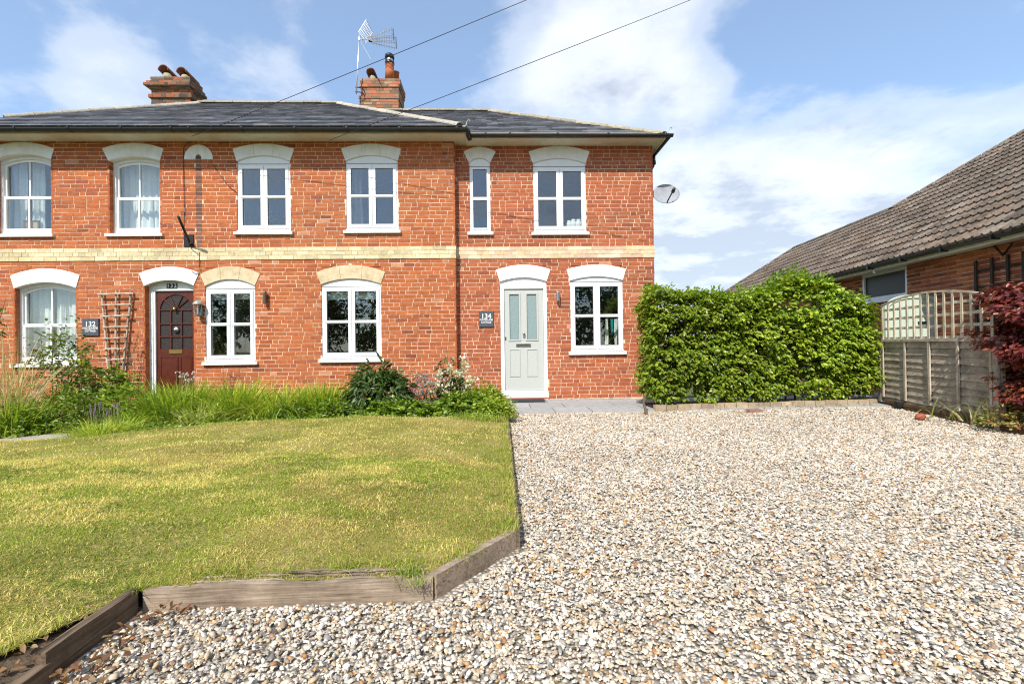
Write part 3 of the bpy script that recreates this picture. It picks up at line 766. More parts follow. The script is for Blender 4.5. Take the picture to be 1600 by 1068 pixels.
# leaf in real pieces round the glazing, moulded panels raised on it
glaz = [(gx(796.5), gx(811.5)), (gx(823.5), gx(839))]; gz0, gz1 = gzv(530), gzv(459)
dm.box(lx0, glaz[0][0], yd, yd+.05, lz0, lz1); dm.box(glaz[1][1], lx1, yd, yd+.05, lz0, lz1); dm.box(glaz[0][1], glaz[1][0], yd, yd+.05, gz0, gz1)
dm.box(glaz[0][0], glaz[1][1], yd+.0005, yd+.05, lz0, gz0); dm.box(glaz[0][0], glaz[1][1], yd+.0005, yd+.05, gz1, lz1)
leaf = dm.build('door_leaf', 'grey_door', door)
for (a_, b_) in glaz:
    g = MB(); frame_ring(g, a_-.028, b_+.028, gz0-.028, gz1+.028, .03, .03, .03, .03, yd-.014, yd+.006); g.build('glazing_frame', 'grey_door', door)
    MB().box(a_-.002, b_+.002, yd+.012, yd+.018, gz0-.002, gz1+.002).build('pane', 'frosted', door)
    g = MB(); frame_ring(g, a_+.0, b_-.0, gz0, gz1, .005, .005, .005, .005, yd-.002, yd+.012); g.build('gasket', 'gasket', door)
    q0, q1 = gzv(588), gzv(545)
    g = MB(); frame_ring(g, a_-.012, b_+.012, q0, q1, .016, .016, .018, .016, yd-.010, yd+.002)
    g.hexa([(a_+.012, yd-.001, q0+.028), (b_-.012, yd-.001, q0+.028), (b_-.012, yd+.01, q0+.028), (a_+.012, yd+.01, q0+.028), (a_+.012, yd-.001, q1-.028), (b_-.012, yd-.001, q1-.028), (b_-.012, yd+.01, q1-.028), (a_+.012, yd+.01, q1-.028)])
    g.build('door_panel', 'grey_door', door)
q = at(818, 539, YE)
lb = MB(); frame_ring(lb, q[0]-.145, q[0]+.145, q[2]-.03, q[2]+.03, .018, .018, .014, .014, yd-.014, yd+.002); lb.build('letterbox', 'steel', door)
MB().box(q[0]-.128, q[0]+.128, yd-.006, yd+.003, q[2]-.017, q[2]+.017).build('letterbox_flap', 'bronze', door)
q = at(818.5, 521.5, YE); MB().tube([(q[0], yd+.002, q[2]+.01), (q[0], yd-.03, q[2]+.01), (q[0], yd-.05, q[2]+.01)], [.012, .026, .022], 14).build('door_knob', 'steel', door, smooth=True)
MB().tube([(q[0]+.012, yd+.002, q[2]-.055), (q[0]+.012, yd-.012, q[2]-.055)], [.026, .024], 14).build('lock_escutcheon', 'steel', door, smooth=True)
q = at(790, 528.5, YE); MB().box(q[0]-.012, q[0]+.012, yd-.012, yd+.002, q[2]-.03, q[2]+.03).build('hinge', 'bronze', door)

# ---------------- dark red door 132
Y = YM+.105; x0, x1 = A_D1['il'][0]-.015, A_D1['ir'][0]+.015; zt = at(270, 453, YM)[2]; zb = .10
f = MB(); f.box(x0, x0+.14, Y, Y+.1, zb, zt); f.box(x0+.085, x0+.10, Y-.012, Y, zb, zt); f.box(x1-.07, x1, Y, Y+.1, zb, zt)
I = arc((x0, A_D1['il'][1]), A_D1['ic']+.006, (x1, A_D1['ir'][1]))
f.strip(I, [(x, zt) for x, z in I], Y+.01, Y+.1); f.box(x0+.14, x1-.07, Y-.008, Y+.01, zt, zt+.03); f.box(x0, x1, Y-.06, Y+.1, zb-.07, zb)
door = f.build('front_door', 'joinery', house, label='dark red front door with a sunburst fanlight and small panes')
lx0, lx1, lz0, lz1 = x0+.142, x1-.072, zb+.004, zt-.003; yd = Y+.03
gx = lambda px: at(px, 500, Y)[0]; gzv = lambda py: at(270, py, Y)[2]
ga, gb = gx(248.3), gx(298.8); g_top, g_spring, g_bot = gzv(459.5), gzv(483), gzv(545)
dm = MB(); dm.box(lx0, ga, yd, yd+.045, lz0, lz1); dm.box(gb, lx1, yd, yd+.045, lz0, lz1); dm.box(ga, gb, yd+.0005, yd+.045, lz0, g_bot)
IA = arc((ga, g_spring+.02), g_top, (gb, g_spring+.02), 14); dm.strip([(x, lz1) for x, z in IA], IA, yd+.0003, yd+.045)
leaf = dm.build('door_leaf', 'red_door', door)
bars = MB(); cxm = (ga+gb)/2; th = (gb-ga)/3
rows = [g_spring-.008, gzv(505.5), gzv(525.5)]
for z in rows: bars.box(ga, gb, yd-.004, yd+.02, z-.011, z+.011)
for k in (1, 2): bars.box(ga+k*th-.010, ga+k*th+.010, yd-.003, yd+.021, g_bot, g_spring-.01)
for an in (40, 65, 115, 140):
    e = np.array((cxm+.62*(gb-ga)*.8*cos(radians(an)), min(g_top, g_spring+.5*(gb-ga)*sin(radians(an)))))
    bars.tube([(cxm+.05*cos(radians(an)), yd+.006, g_spring+.05*sin(radians(an))), (e[0], yd+.006, e[1])], .009, 5)
bars.build('glazing_bars', 'red_door', door)
IA2 = [(x, z+.004) for x, z in IA]
MB().strip(IA2, [(x, g_spring) for x, z in IA], yd+.018, yd+.022).box(ga-.003, gb+.003, yd+.018, yd+.022, g_bot-.003, g_spring).build('pane', 'obscure', door)
for (a_, b_) in ((gx(248.5), gx(277)), (gx(280), gx(299))):
    g = MB(); q0, q1 = gzv(605), gzv(557); frame_ring(g, a_, b_, q0, q1, .014, .014, .014, .014, yd-.008, yd+.002); g.box(a_+.03, b_-.03, yd-.006, yd+.002, q0+.03, q1-.03); g.build('door_panel', 'red_door', door)
q = at(273.3, 549, Y); lb = MB(); frame_ring(lb, q[0]-.125, q[0]+.125, q[2]-.035, q[2]+.035, .016, .016, .013, .013, yd-.012, yd+.002); lb.box(q[0]-.109, q[0]+.109, yd-.006, yd+.002, q[2]-.022, q[2]+.022); lb.build('letterbox', 'brass', door)
q = at(272.5, 482, Y); MB().tube([(q[0], yd-.004, q[2]), (q[0], yd-.03, q[2]), (q[0], yd-.04, q[2]-.04)], [.035, .03, .018], 10).build('knocker', 'brass', door, smooth=True)
q = at(273.5, 515, Y)
MB().tube([(q[0], yd+.004, q[2]), (q[0], yd-.02, q[2])], [.06, .05], 18).tube([(q[0], yd-.02, q[2]), (q[0], yd-.05, q[2])], [.02, .026], 12).build('door_knob', 'steel', door, smooth=True)

# ---------------- lettering
FONT_N = 0
def lettering(txt, c, size, parent, mat='lettering', sx=1.0, off=0.0):
    cu = bpy.data.curves.new('lettering', 'FONT'); cu.body = txt; cu.size = size; cu.align_x = 'CENTER'; cu.align_y = 'CENTER'; cu.extrude = .0012; cu.resolution_u = 3; cu.offset = off
    tmp = bpy.data.objects.new('lettering_curve', cu); COL.objects.link(tmp)
    me = bpy.data.meshes.new_from_object(tmp.evaluated_get(bpy.context.evaluated_depsgraph_get()))
    bpy.data.objects.remove(tmp); bpy.data.curves.remove(cu)
    V = np.array([v.co[:] for v in me.vertices]); P = np.stack([c[0]+V[:, 0]*sx, c[1]-V[:, 2], c[2]+V[:, 1]], 1)
    Fc = [tuple(p.vertices) for p in me.polygons]; bpy.data.meshes.remove(me)
    return np_mesh('lettering', P, Fc, mat, parent)
def plaque(px0, px1, py0, py1, Y, num, l2, label):
    c = at((px0+px1)/2, (py0+py1)/2, Y); hw = (at(px1, py0, Y)[0]-at(px0, py0, Y)[0])/2; hh = hw*1.07
    t = thing('house_sign', (c[0], Y-.02, c[2]), label, 'house sign')
    b = MB(); b.hexa([(c[0]-hw, Y-.028, c[2]-hh), (c[0]+hw, Y-.028, c[2]-hh), (c[0]+hw, Y-.002, c[2]-hh), (c[0]-hw, Y-.002, c[2]-hh),
                      (c[0]-hw, Y-.028, c[2]+hh), (c[0]+hw, Y-.028, c[2]+hh), (c[0]+hw, Y-.002, c[2]+hh), (c[0]-hw, Y-.002, c[2]+hh)])
    b.build('slate_plate', 'plaque_slate', t)
    lettering(num, (c[0], Y-.0295, c[2]+hh*.34), .135, t, off=.002)
    lettering(l2, (c[0], Y-.0295, c[2]-hh*.12), .052, t, sx=.82, off=.001); lettering('COTTAGE', (c[0], Y-.0295, c[2]-hh*.46), .052, t, sx=.82, off=.001)
plaque(130.5, 155.5, 498, 524, YM, '132', 'HOLYBOURNE', 'slate house sign reading 132 beside the rustic wooden trellis')
plaque(748.5, 771, 486.5, 510, YE, '134', 'PORTERLANE', 'slate house sign reading 134 beside the pale grey door')
c = at(269, 446.5, YM+.11); t = thing('number_plate', (c[0], YM+.1, c[2]), 'small black door number 132 on white panel over the dark red door', 'number plate')
for k, ch in enumerate('132'):
    xx = c[0]+(k-1)*.066
    MB().box(xx-.031, xx+.031, YM+.100, YM+.113, c[2]-.05, c[2]+.05).build('digit_plate', 'black_plate', t); lettering(ch, (xx, YM+.0985, c[2]), .10, t, off=.002)

# ---------------- curtains, blinds and things on the window sills
def curtain(x0, x1, z0, z1, Y, label, top=None, n=46, mat='curtain_cloth', nm='curtain', cat='curtain'):
    xs = np.linspace(x0, x1, n); ph = rng.uniform(0, 6, 4); zs = np.linspace(z0, z1, 6)
    V = []; 
    for j, z in enumerate(zs):
        for x in xs:
            y = Y+.028*sin((x-x0)*52+ph[0]+.8*sin(z*2+ph[1]))+.014*sin((x-x0)*121+ph[2]+z)
            zz = z if (top is None or j < 5) else top(x)
            if j == 0: zz += .03*abs(sin((x-x0)*9+ph[3]))
            V.append((x+.012*sin(z*5+x*20), y, zz))
    Fc = [(j*n+i, j*n+i+1, (j+1)*n+i+1, (j+1)*n+i) for j in range(5) for i in range(n-1)]
    return np_mesh(nm, V, Fc, mat, smooth=True, label=label, cat=cat)
Yc = YM+.36
def px_curt(px0, px1, py0, py1, label, Y=Yc): 
    a, b = at(px0, py1, Y), at(px1, py0, Y); return curtain(a[0], b[0], a[2], b[2], Y, label)
px_curt(-6, 44, 238, 372, 'white net curtain hanging in the upper window at far left'); px_curt(50, 72, 238, 372, 'narrow white curtain at the right side of the upper window at far left')
px_curt(176, 256, 238, 372, 'white net curtain filling the upper sash window beside the dark brick strip')
px_curt(30, 84, 440, 600, 'white curtain hanging in the lower sash window behind the rose bush'); px_curt(90, 128, 440, 600, 'gathered white curtain at the right of the lower sash window behind the rose bush')
c0, c1 = at(541, 360, YM+.4), at(562, 250, YM+.4); curtain(c0[0], c1[0]+.05, c0[2], c1[2], YM+.4, 'pale curtain at the left of the upper window below the tv aerial chimney', mat='blind_cloth')
for (a_, b_, lab) in ((322, 396, 'rolled pale blind at the top of the lower window beside the lantern'), (505, 594, 'rolled pale blind at the top of the lower window above the dark hellebore')):
    p, q = at(a_, 470, YM+.14), at(b_, 456, YM+.14)
    t = MB().box(p[0]+.03, q[0]-.03, YM+.14, YM+.17, p[2]+.02, q[2]).tube([(p[0]+.03, YM+.15, q[2]), (q[0]-.03, YM+.15, q[2])], .028, 10).build('roller_blind', 'curtain_cloth'); props(t, lab, 'blind')
def picture_frame(px0, px1, py0, py1, Y, tone, label):
    a, b = at(px0, py1, Y), at(px1, py0, Y); t = thing('picture_frame', ((a[0]+b[0])/2, Y, a[2]), label, 'picture frame')
    f = MB(); frame_ring(f, a[0], b[0], a[2], b[2], .03, .03, .03, .03, Y, Y+.025); f.c = [(.16, .085, .035)]*len(f.v); f.build('frame', 'plain', t)
    MB().box(a[0]+.028, b[0]-.028, Y+.008, Y+.02, a[2]+.028, b[2]-.028, tone).build('photo', 'plain', t)
picture_frame(36.5, 45.5, 344, 359, YM+.30, (.42, .25, .10), 'small brown picture frame left of the glazing bar in the upper left window')
picture_frame(48.5, 61, 344, 359, YM+.30, (.55, .40, .13), 'larger gold picture frame right of the glazing bar in the upper left window')
ws = MB()
for a in ARCH:
    if a in (A_D1, A_D2): continue
    ws.box(a['il'][0]-.05, a['ir'][0]+.05, a['Y']+.21, a['Y']+.45, a['o']['z0']-.03, a['o']['z0']+.01)
ws.build('window_board', 'joinery', house)
# ornaments
def ornament(px, py0, py1, Y, prof, mat, name, label, cat):
    b, tp = at(px, py1, Y), at(px, py0, Y); h = tp[2]-b[2]
    o = MB().lathe((b[0], Y, b[2]), [(r*h, z*h) for r, z in prof], 14).build(name, mat, smooth=True); return props(o, label, cat)
ornament(390, 333, 353, YM+.3, [(.2, 0), (.32, .1), (.36, .35), (.2, .6), (.24, .75), (.3, .88), (.12, 1)], 'dark_item', 'vase', 'dark rounded ornament in the left half of the upper window over the lantern', 'ornament')
c = at(428, 340, YM+.3)
fish = MB().lathe((0, 0, 0), [(.005, -.16), (.04, -.12), (.075, -.04), (.08, .03), (.05, .10), (.012, .15)], 12)
fish.v = [(c[0]-z, YM+.3+y, c[2]+x*.9-.25*z) for x, y, z in fish.v]; fish.tube([(c[0]-.12, YM+.3, c[2]+.03), (c[0]-.17, YM+.3, c[2]+.12)], [.03, .01], 6); fish.tube([(c[0]-.01, YM+.3, c[2]+.03), (c[0]-.07, YM+.3, c[2]+.14)], [.03, .008], 6)
fish.tube([(c[0], YM+.3, c[2]-.05), (c[0]-.0, YM+.3, at(428, 360, YM+.3)[2])], .008, 6)
props(fish.build('fish_ornament', 'dark_item', smooth=True), 'dark fish shaped ornament in the right half of the upper window over the lantern', 'ornament')
for k, px in enumerate((889, 896, 904)):
    ornament(px, 343+2*(k == 0), 357, YE+.3, [(.28, 0), (.36, .3), (.34, .7), (.2, .85), (.26, 1)], 'curtain_cloth', 'jar', ['small white jar nearest the middle in the upper window beside the satellite dish', 'middle white jar in the upper window beside the satellite dish', 'white jar next to the right frame in the upper window beside the satellite dish'][k], 'jar')
for k, (px, wd, mt, lab) in enumerate(((941, .025, 'black_plastic', 'black upright rod in the lower right pane beside the hedge'), (948, .03, 'curtain_cloth', 'pale grey strip hanging in the lower right pane beside the hedge'), (957.5, .035, 'teal_cloth', 'teal cloth hanging in the lower right pane beside the hedge'), (964, .03, 'curtain_cloth', 'cream curtain edge at the right of the window beside the hedge'))):
    a, b = at(px, 540, YE+.34), at(px, 498, YE+.34); zb_ = a[2] if k != 2 else at(px, 524, YE+.34)[2]
    curtain(a[0]-wd, a[0]+wd, zb_, b[2], YE+.34+k*.01, lab, n=12, mat=mt, nm=['rod', 'cloth_strip', 'teal_cloth', 'curtain'][k], cat=['rod', 'cloth', 'cloth', 'curtain'][k])

# ---------------- roofs
roofdeck = MB()
RM = dict(xl=-10.87, xr=-.555, y0=8.68, ze=5.184, yr=12.08, zr=7.345); RE = dict(xr=3.323, y0=8.84, ze=5.10, yr=12.29, zr=7.27)
pm = (RM['zr']-RM['ze'])/(RM['yr']-RM['y0']); pe = (RE['zr']-RE['ze'])/(RE['yr']-RE['y0'])
rl, rr_ = RM['xl']+3.4, RM['xr']-3.4
def deck(poly): roofdeck.add(poly, [tuple(range(len(poly)))])
e = RM['ze']-.03; r_ = RM['zr']-.03
deck([(RM['xl'], RM['y0'], e), (RM['xr'], RM['y0'], e), (rr_, RM['yr'], r_), (rl, RM['yr'], r_)])
deck([(RM['xr'], RM['y0'], e), (RM['xr'], 15.48, e), (rr_, RM['yr'], r_)]); deck([(RM['xl'], 15.48, e), (RM['xl'], RM['y0'], e), (rl, RM['yr'], r_)])
deck([(RM['xr'], 15.48, e), (RM['xl'], 15.48, e), (rl, RM['yr'], r_), (rr_, RM['yr'], r_)])
e2 = RE['ze']-.03; r2 = RE['zr']-.03; xa = RE['xr']-3.45; xw = -4.0
deck([(-.62, RE['y0'], e2), (RE['xr'], RE['y0'], e2), (xa, RE['yr'], r2), (-3.85, RE['yr'], r2)])
deck([(RE['xr'], RE['y0'], e2), (RE['xr'], 15.74, e2), (xa, RE['yr'], r2)]); deck([(RE['xr'], 15.74, e2), (xw, 15.74, e2), (xw, RE['yr'], r2), (xa, RE['yr'], r2)])
roof = roofdeck.build('roof', 'slate', house, ); 
for o_ in (roof,): 
    at_ = o_.data.attributes['col']; at_.data.foreach_set('color', np.tile([.03, .03, .035, 1], len(o_.data.vertices)).astype(np.float32))
def clip_poly(P, C):
    """clip polygon P by convex counter-clockwise polygon C (2D)"""
    for i in range(len(C)):
        a, b = np.array(C[i]), np.array(C[(i+1) % len(C)]); nrm = np.array([-(b-a)[1], (b-a)[0]]); out = []
        for k in range(len(P)):
            p, q = np.array(P[k]), np.array(P[(k+1) % len(P)]); dp, dq = (p-a)@nrm, (q-a)@nrm
            if dp >= 0: out.append(tuple(p))
            if (dp >= 0) != (dq >= 0): out.append(tuple(p+(q-p)*dp/(dp-dq)))
        P = out
        if len(P) < 3: return []
    return P
def slates(O, U, Vv, poly, w_, gauge, pal, th=.009):
    O, U, Vv = map(lambda a: np.array(a, float), (O, U, Vv)); N = np.cross(U, Vv); N /= np.linalg.norm(N)
    us = [p[0] for p in poly]; vs = [p[1] for p in poly]; out = []; k = 0; v = min(vs)-.02
    while v < max(vs):
        u = min(us)-(k % 2)*w_/2-w_
        while u < max(us):
            ww = w_*random.uniform(.97, 1.03)
            dz = random.uniform(-.006, .006)
            q = [(u+.0025, v+dz), (u+ww-.0025, v+dz+random.uniform(-.004, .004)), (u+ww-.0025, v+gauge*1.12), (u+.0025, v+gauge*1.12)]
            P = clip_poly(q, poly)
            if len(P) >= 3:
                lift = lambda vv: th*2.1*(1-(vv-v)/(gauge*1.12))+.002+random.uniform(0, .002)
                T = [O+U*a+Vv*b+N*lift(b) for a, b in P]; B = [t-N*th for t in T]; n = len(P)
                out.append((T+B, [tuple(range(n))]+[(i+n, (i+1) % n+n, (i+1) % n, i) for i in range(n)], tuple(np.array(random.choice(pal))*random.uniform(.6, 1.4))))
            u += ww
        v += gauge; k += 1
    return out
PALS = [(.17, .17, .18), (.14, .143, .158), (.20, .198, .205), (.17, .158, .17), (.12, .125, .14)]
Lm = sqrt(1+pm*pm); Le = sqrt(1+pe*pe)
sl_ = slates((RM['xl'], RM['y0'], RM['ze']-.02), (1, 0, 0), (0, 1/Lm, pm/Lm), [(0, -.03), (10.315, -.03), (10.315-3.4, 3.4*Lm), (3.4, 3.4*Lm)], .27, .205, PALS)
# front slope of the extension, from the valley to its hip; x relative to -.555
sl_ += slates((-.62, RE['y0'], RE['ze']-.02), (1, 0, 0), (0, 1/Le, pe/Le), [(0., -.03), (3.943, -.03), (3.943-3.45, 3.45*Le), (-3.2, 3.45*Le)], .25, .195, PALS)
pieces('slate', 'slates', sl_, 'slate', roof)
# side slope of the main roof between hip and valley (a narrow strip is seen)
b = MB()
for V_, Fc_, c_ in slates((RM['xr'], RM['y0'], RM['ze']-.02), (0, 1, 0), (-1/Lm, 0, pm/Lm), [(0, -.03), (6.8, -.03), (3.4, 3.4*Lm)], .27, .205, PALS): b.add(V_, Fc_, c_)
for V_, Fc_, c_ in slates((RE['xr'], RE['y0'], RE['ze']-.02), (0, 1, 0), (-1/Le, 0, pe/Le), [(0, -.03), (6.9, -.03), (3.45, 3.45*Le)], .25, .195, PALS): b.add(V_, Fc_, c_)
b.build('side_slates', 'slate', roof, kind='stuff')
def ridge_run(A, B, rad, colr, step=.45, lift=.0, flat=.6):
    A, B = np.array(A, float), np.array(B, float); L = np.linalg.norm(B-A); n = max(1, int(round(L/step))); d = (B-A)/L
    s = np.cross(d, (0, 0, 1)); s /= np.linalg.norm(s); u = np.cross(s, d)
    for i in range(n):
        p, q = A+d*(L*i/n+.004), A+d*(L*(i+1)/n-.004)
        j = random.uniform(-.004, .004); V = []
        for P in (p, q):
            for k in range(7):
                an = pi*k/6; V.append(P+s*rad*cos(an)*1.25+u*(rad*flat*sin(an)+lift+j-.035))
        V += [v-u*.02 for v in V]
        Fc = [(k, k+1, k+8, k+7) for k in range(6)]+[(14+k, 21+k, 22+k, 15+k) for k in range(6)]+[(k, k+14, k+15, k+1) for k in range(6)]+[(7+k, 8+k, 22+k, 21+k) for k in range(6)]+[(0, 7, 21, 14), (6, 20, 27, 13)]
        g = random.uniform(.82, 1.15); np_mesh('ridge_tile', V, Fc, 'edging', roof, tuple(np.array(colr)*g))
RC = (.33, .285, .20); HC = (.40, .36, .29)
z_ = RM['zr']; ridge_run((rl, RM['yr'], z_), (rr_, RM['yr'], z_), .11, RC); ridge_run((RM['xl']+1.0, RM['y0']+1.0, RM['ze']+pm*1.0), (rl, RM['yr'], z_), .11, HC)
ridge_run((RM['xr']-.05, RM['y0']+.05, RM['ze']+.03), (rr_, RM['yr'], z_), .11, HC)
ridge_run((-3.3, RE['yr'], RE['zr']), (xa, RE['yr'], RE['zr']), .10, RC); ridge_run((RE['xr']-.05, RE['y0']+.05, RE['ze']+.03), (xa, RE['yr'], RE['zr']), .10, RC)
# hip irons
for (px, py, Y_) in ((728, 196, 8.66), (1044, 208, 8.82)):
    p = at(px, py, Y_); MB().tube([p, p+[.02, 0, .07], p+[.05, 0, .11], p+[.075, 0, .10], p+[.07, 0, .075]], .009, 6).build('hip_iron', 'lantern_metal', roof)
# soffits, fascias, gutters
s = MB(); s.box(XL-.3, RM['xr']+.0, 8.74, YM+.03, 5.062, 5.082); s.box(XL-.3, RM['xr']+.0, 8.72, 8.742, 5.04, 5.20); s.box(RM['xr']-.022, RM['xr'], 8.742, 12.0, 5.04, 5.20); s.box(XJ, RM['xr']-.022, YM+.03, 9.6, 5.063, 5.083)
s.build('soffit', 'cream_trim', house)
s = MB(); s.box(RM['xr'], RE['xr']-.05, 8.90, YE+.03, 5.045, 5.065); s.box(RM['xr'], RE['xr']-.05, 8.88, 8.902, 5.025, 5.13); s.box(RE['xr']-.072, RE['xr']-.05, 8.902, 15.6, 5.025, 5.13); s.box(XR-.03, RE['xr']-.072, YE+.03, 15.6, 5.046, 5.066)
s.build('soffit', 'cream_trim', house)
def gutter(path_axis, x0, x1, y, z, r=.058, brk=(), nm='gutter', zslope=0):
    g = MB(); n = 9; P = []
    for x in (x0, x1):
        for k in range(n):
            an = pi+pi*k/(n-1); P.append((x, r*cos(an), z+r*sin(an)+.0))
    P += [(x, yy_*.88, z+(zz-z)*.88) for x, yy_, zz in P]
    Fc = [(k, k+1, n+k+1, n+k) for k in range(n-1)]+[(2*n+k, 3*n+k, 3*n+k+1, 2*n+k+1) for k in range(n-1)]+[(0, n, 3*n, 2*n), (n-1, 3*n-1, 4*n-1, 2*n-1)]
    Fc += [tuple(range(n)), tuple(range(2*n-1, n-1, -1))]
    if path_axis == 'x': Vv = [(x, y+yy_, zz) for x, yy_, zz in P]
    else: Vv = [(y-yy_, x, zz) for x, yy_, zz in P]
    root = np_mesh(nm, Vv, Fc, 'black_plastic', house, smooth=False)
    for b in brk:
        m = MB(); N2 = 9; 
        for k in range(N2-1):
            a0, a1 = pi+pi*k/(N2-1), pi+pi*(k+1)/(N2-1)
            m.prism([(r*1.10*cos(a0), z+r*1.10*sin(a0)), (r*1.10*cos(a1), z+r*1.10*sin(a1)), (r*1.0*cos(a1), z+r*1.0*sin(a1)), (r*1.0*cos(a0), z+r*1.0*sin(a0))], b-.018, b+.018)
        m.box(-r*1.15, -r*.9, b-.018, b+.018, z-.012, z+.012)
        m.v = [(yy_, y+x, zz) if path_axis == 'x' else (y-x, yy_, zz) for x, yy_, zz in m.v]
        m.build('gutter_bracket', 'black_plastic', root)
    return root
gb = [at(px, 203, 8.66)[0] for px in (27, 110, 192, 270, 298, 380, 462, 543, 625, 714)]
gutter('x', RM['xl']-.04, RM['xr']+.05, 8.655, 5.105, brk=gb)
gutter('x', RM['xr']+.055, RE['xr']+.06, 8.825, 5.075, r=.05, brk=[at(px, 215, 8.82)[0] for px in (759, 797, 871, 950, 1031)])
gutter('y', 8.82, 15.6, RE['xr']+.01, 5.075, r=.05, brk=())
# short outlet from the upper gutter to the lower one, downpipe swan neck on the right
p = at(727, 203, 8.64); MB().tube([p+[.0, 0, .02], p+[.05, .03, .0], p+[.06, .12, -.06], p+[.07, .19, -.09]], .042, 10).build('outlet_pipe', 'black_plastic', house, smooth=True)
q0 = np.array((RE['xr']-.0, 9.75, 5.03))
pp = [q0, q0+[0, 0, -.12], q0+[-.02, 0, -.2], q0+[-.08, 0, -.30], q0+[-.15, 0, -.40], (XR+.055, 9.75, 4.5), (XR+.055, 9.75, .1)]
MB().tube(pp, .036, 12).tube([q0+[0, 0, -.10], q0+[0, 0, -.17]], .044, 12).tube([(XR+.055, 9.75, 4.56), (XR+.055, 9.75, 4.48)], .044, 12).build('downpipe', 'black_plastic', house, smooth=True)

# ---------------- chimneys
def chimney(Y, layers, depth, label, pal):
    """layers: (px left, px right, py top, py bottom) of courses on the front face plane Y, taken from the top"""
    xs = [at((l+r)/2, (t_+b_)/2, Y) for l, r, t_, b_ in layers]
    core = MB(); its = []
    for (l, r, t_, b_) in layers:
        x0, x1 = at(l, (t_+b_)/2, Y)[0], at(r, (t_+b_)/2, Y)[0]; z1, z0 = at((l+r)/2, t_, Y)[2], at((l+r)/2, b_, Y)[2]
        w0 = layers[-1]; ref = at(w0[0], w0[2], Y)[0]; off = ref-x0
        yf = Y-off; yb = Y+depth+off
        core.box(x0+.008, x1-.008, yf+.008, yb-.008, z0, z1)
        nc = max(1, int(round((z1-z0)/.085))); h = (z1-z0)/nc
        for k in range(nc):
            za, zb_ = z0+k*h+.006, z0+(k+1)*h-.006
            x = x0-random.uniform(0, .12)
            while x < x1:
                L = random.choice([S, S, H]); p_, q_ = max(x, x0), min(x+L, x1)
                if q_-p_ > .04: its.append(brick_item(p_+.005, q_-.005, za, zb_, yf, tuple(np.array(random.choice(pal))*random.uniform(.75, 1.25)), jit=.004))
                x += L
            y = yf-random.uniform(0, .12)
            while y < yb:
                L = random.choice([S, H]); p_, q_ = max(y, yf), min(y+L, yb)
                if q_-p_ > .04:
                    V, Fc, c = brick_item(p_+.005, q_-.005, za, zb_, 0, tuple(np.array(random.choice(pal))*random.uniform(.75, 1.25)), jit=.004)
                    its.append(([(x1-yy_, x, z) for x, yy_, z in V], [f[::-1] for f in Fc], c))
                y += L
    root = core.build('chimney', 'flaunching', house, label=label)
    pieces('brick', 'chimney_brickwork', its, 'brick', root); return root
PC = [(.27, .095, .05), (.20, .10, .06), (.14, .09, .06), (.33, .105, .05), (.17, .125, .085), (.10, .075, .055)]
CY = 12.95
ch1 = chimney(CY, [(235, 297.5, 120, 128), (231, 299.5, 128, 132), (228.5, 301, 132, 136.5), (232.5, 298.8, 136.5, 139), (236, 297.5, 139, 148), (233, 301, 148, 153.5), (236, 297.8, 153.5, 178)], .52, 'left brick chimney with two half round cowls', PC)
ch2 = chimney(CY, [(562, 624.8, 121.8, 130.5), (561, 623.8, 131, 135.5), (562.8, 622.6, 135.5, 150), (560.2, 623.8, 150, 154.6), (561.2, 622.6, 154.6, 178)], .80, 'right brick chimney with tall terracotta pot', [(.36, .125, .07), (.30, .15, .09), (.25, .16, .10), (.40, .15, .08), (.34, .22, .13), (.20, .13, .09)])
def half_cowl(parent, px0, px1, py0, py1, Y, tilt=.25, z=None, mt='old_terracotta'):
    a, b = at(px0, py1, Y), at(px1, py0, Y); cx = (a[0]+b[0])/2; R = (b[0]-a[0])/2; zz = a[2]; h = b[2]-a[2]
    MB().lathe((cx, Y+.18, zz-.02), [(R*1.15, 0), (R*.95, h*.3), (R*.8, h*.55), (R*.55, h*.6)], 12).build('flaunching', 'flaunching', parent, smooth=True)
    V = []; n = 10
    for y in (Y-.02, Y+.40):
        for rr in (R, R-.022):
            for k in range(n): an = pi*k/(n-1); V.append((cx+(y-Y)*tilt+rr*cos(an), y, zz+h-R*.98+rr*sin(an)-(y-Y)*.35))
    Fc = [(k, k+1, 2*n+k+1, 2*n+k) for k in range(n-1)]+[(n+k, 3*n+k, 3*n+k+1, n+k+1) for k in range(n-1)]+[(k, n+k, n+k+1, k+1) for k in range(n-1)]+[(2*n+k, 2*n+k+1, 3*n+k+1, 3*n+k) for k in range(n-1)]+[(0, 2*n, 3*n, n), (n-1, 2*n-1, 4*n-1, 3*n-1)]
    np_mesh('chimney_cowl', V, Fc, mt, parent, smooth=False)
half_cowl(ch1, 247.5, 264, 102, 120, CY+.08); half_cowl(ch1, 276, 292, 105.5, 121, CY+.08)
half_cowl(ch2, 572.5, 586.5, 107, 122, CY+.2, .12)
a, b = at(602, 122, CY+.25), at(616, 100, CY+.25); cx, R = (a[0]+b[0])/2, (b[0]-a[0])/2; h = b[2]-a[2]
MB().lathe((cx, CY+.25, a[2]-.02), [(R*1.04, 0), (R*1.0, h*.4), (R*1.02, h*.45), (R*.95, h*.5), (R*.9, h*.93), (R*1.0, h), (R*.75, h)], 18).build('chimney_pot', 'terracotta', ch2, smooth=True, label='tall terracotta pot')
MB().lathe((cx, CY+.25, a[2]+h), [(R*1.02, -.02), (R*1.05, .03), (R*.8, .05)], 16).build('cowl_collar', 'black_plastic', ch2, smooth=True)
zc = a[2]+h
mb = MB(); mb.lathe((cx, CY+.25, zc+.05), [(R*.75, 0), (R*.75, .1), (R*.4, .1)], 14); mb.build('cowl_flue', 'alu', ch2, smooth=True)
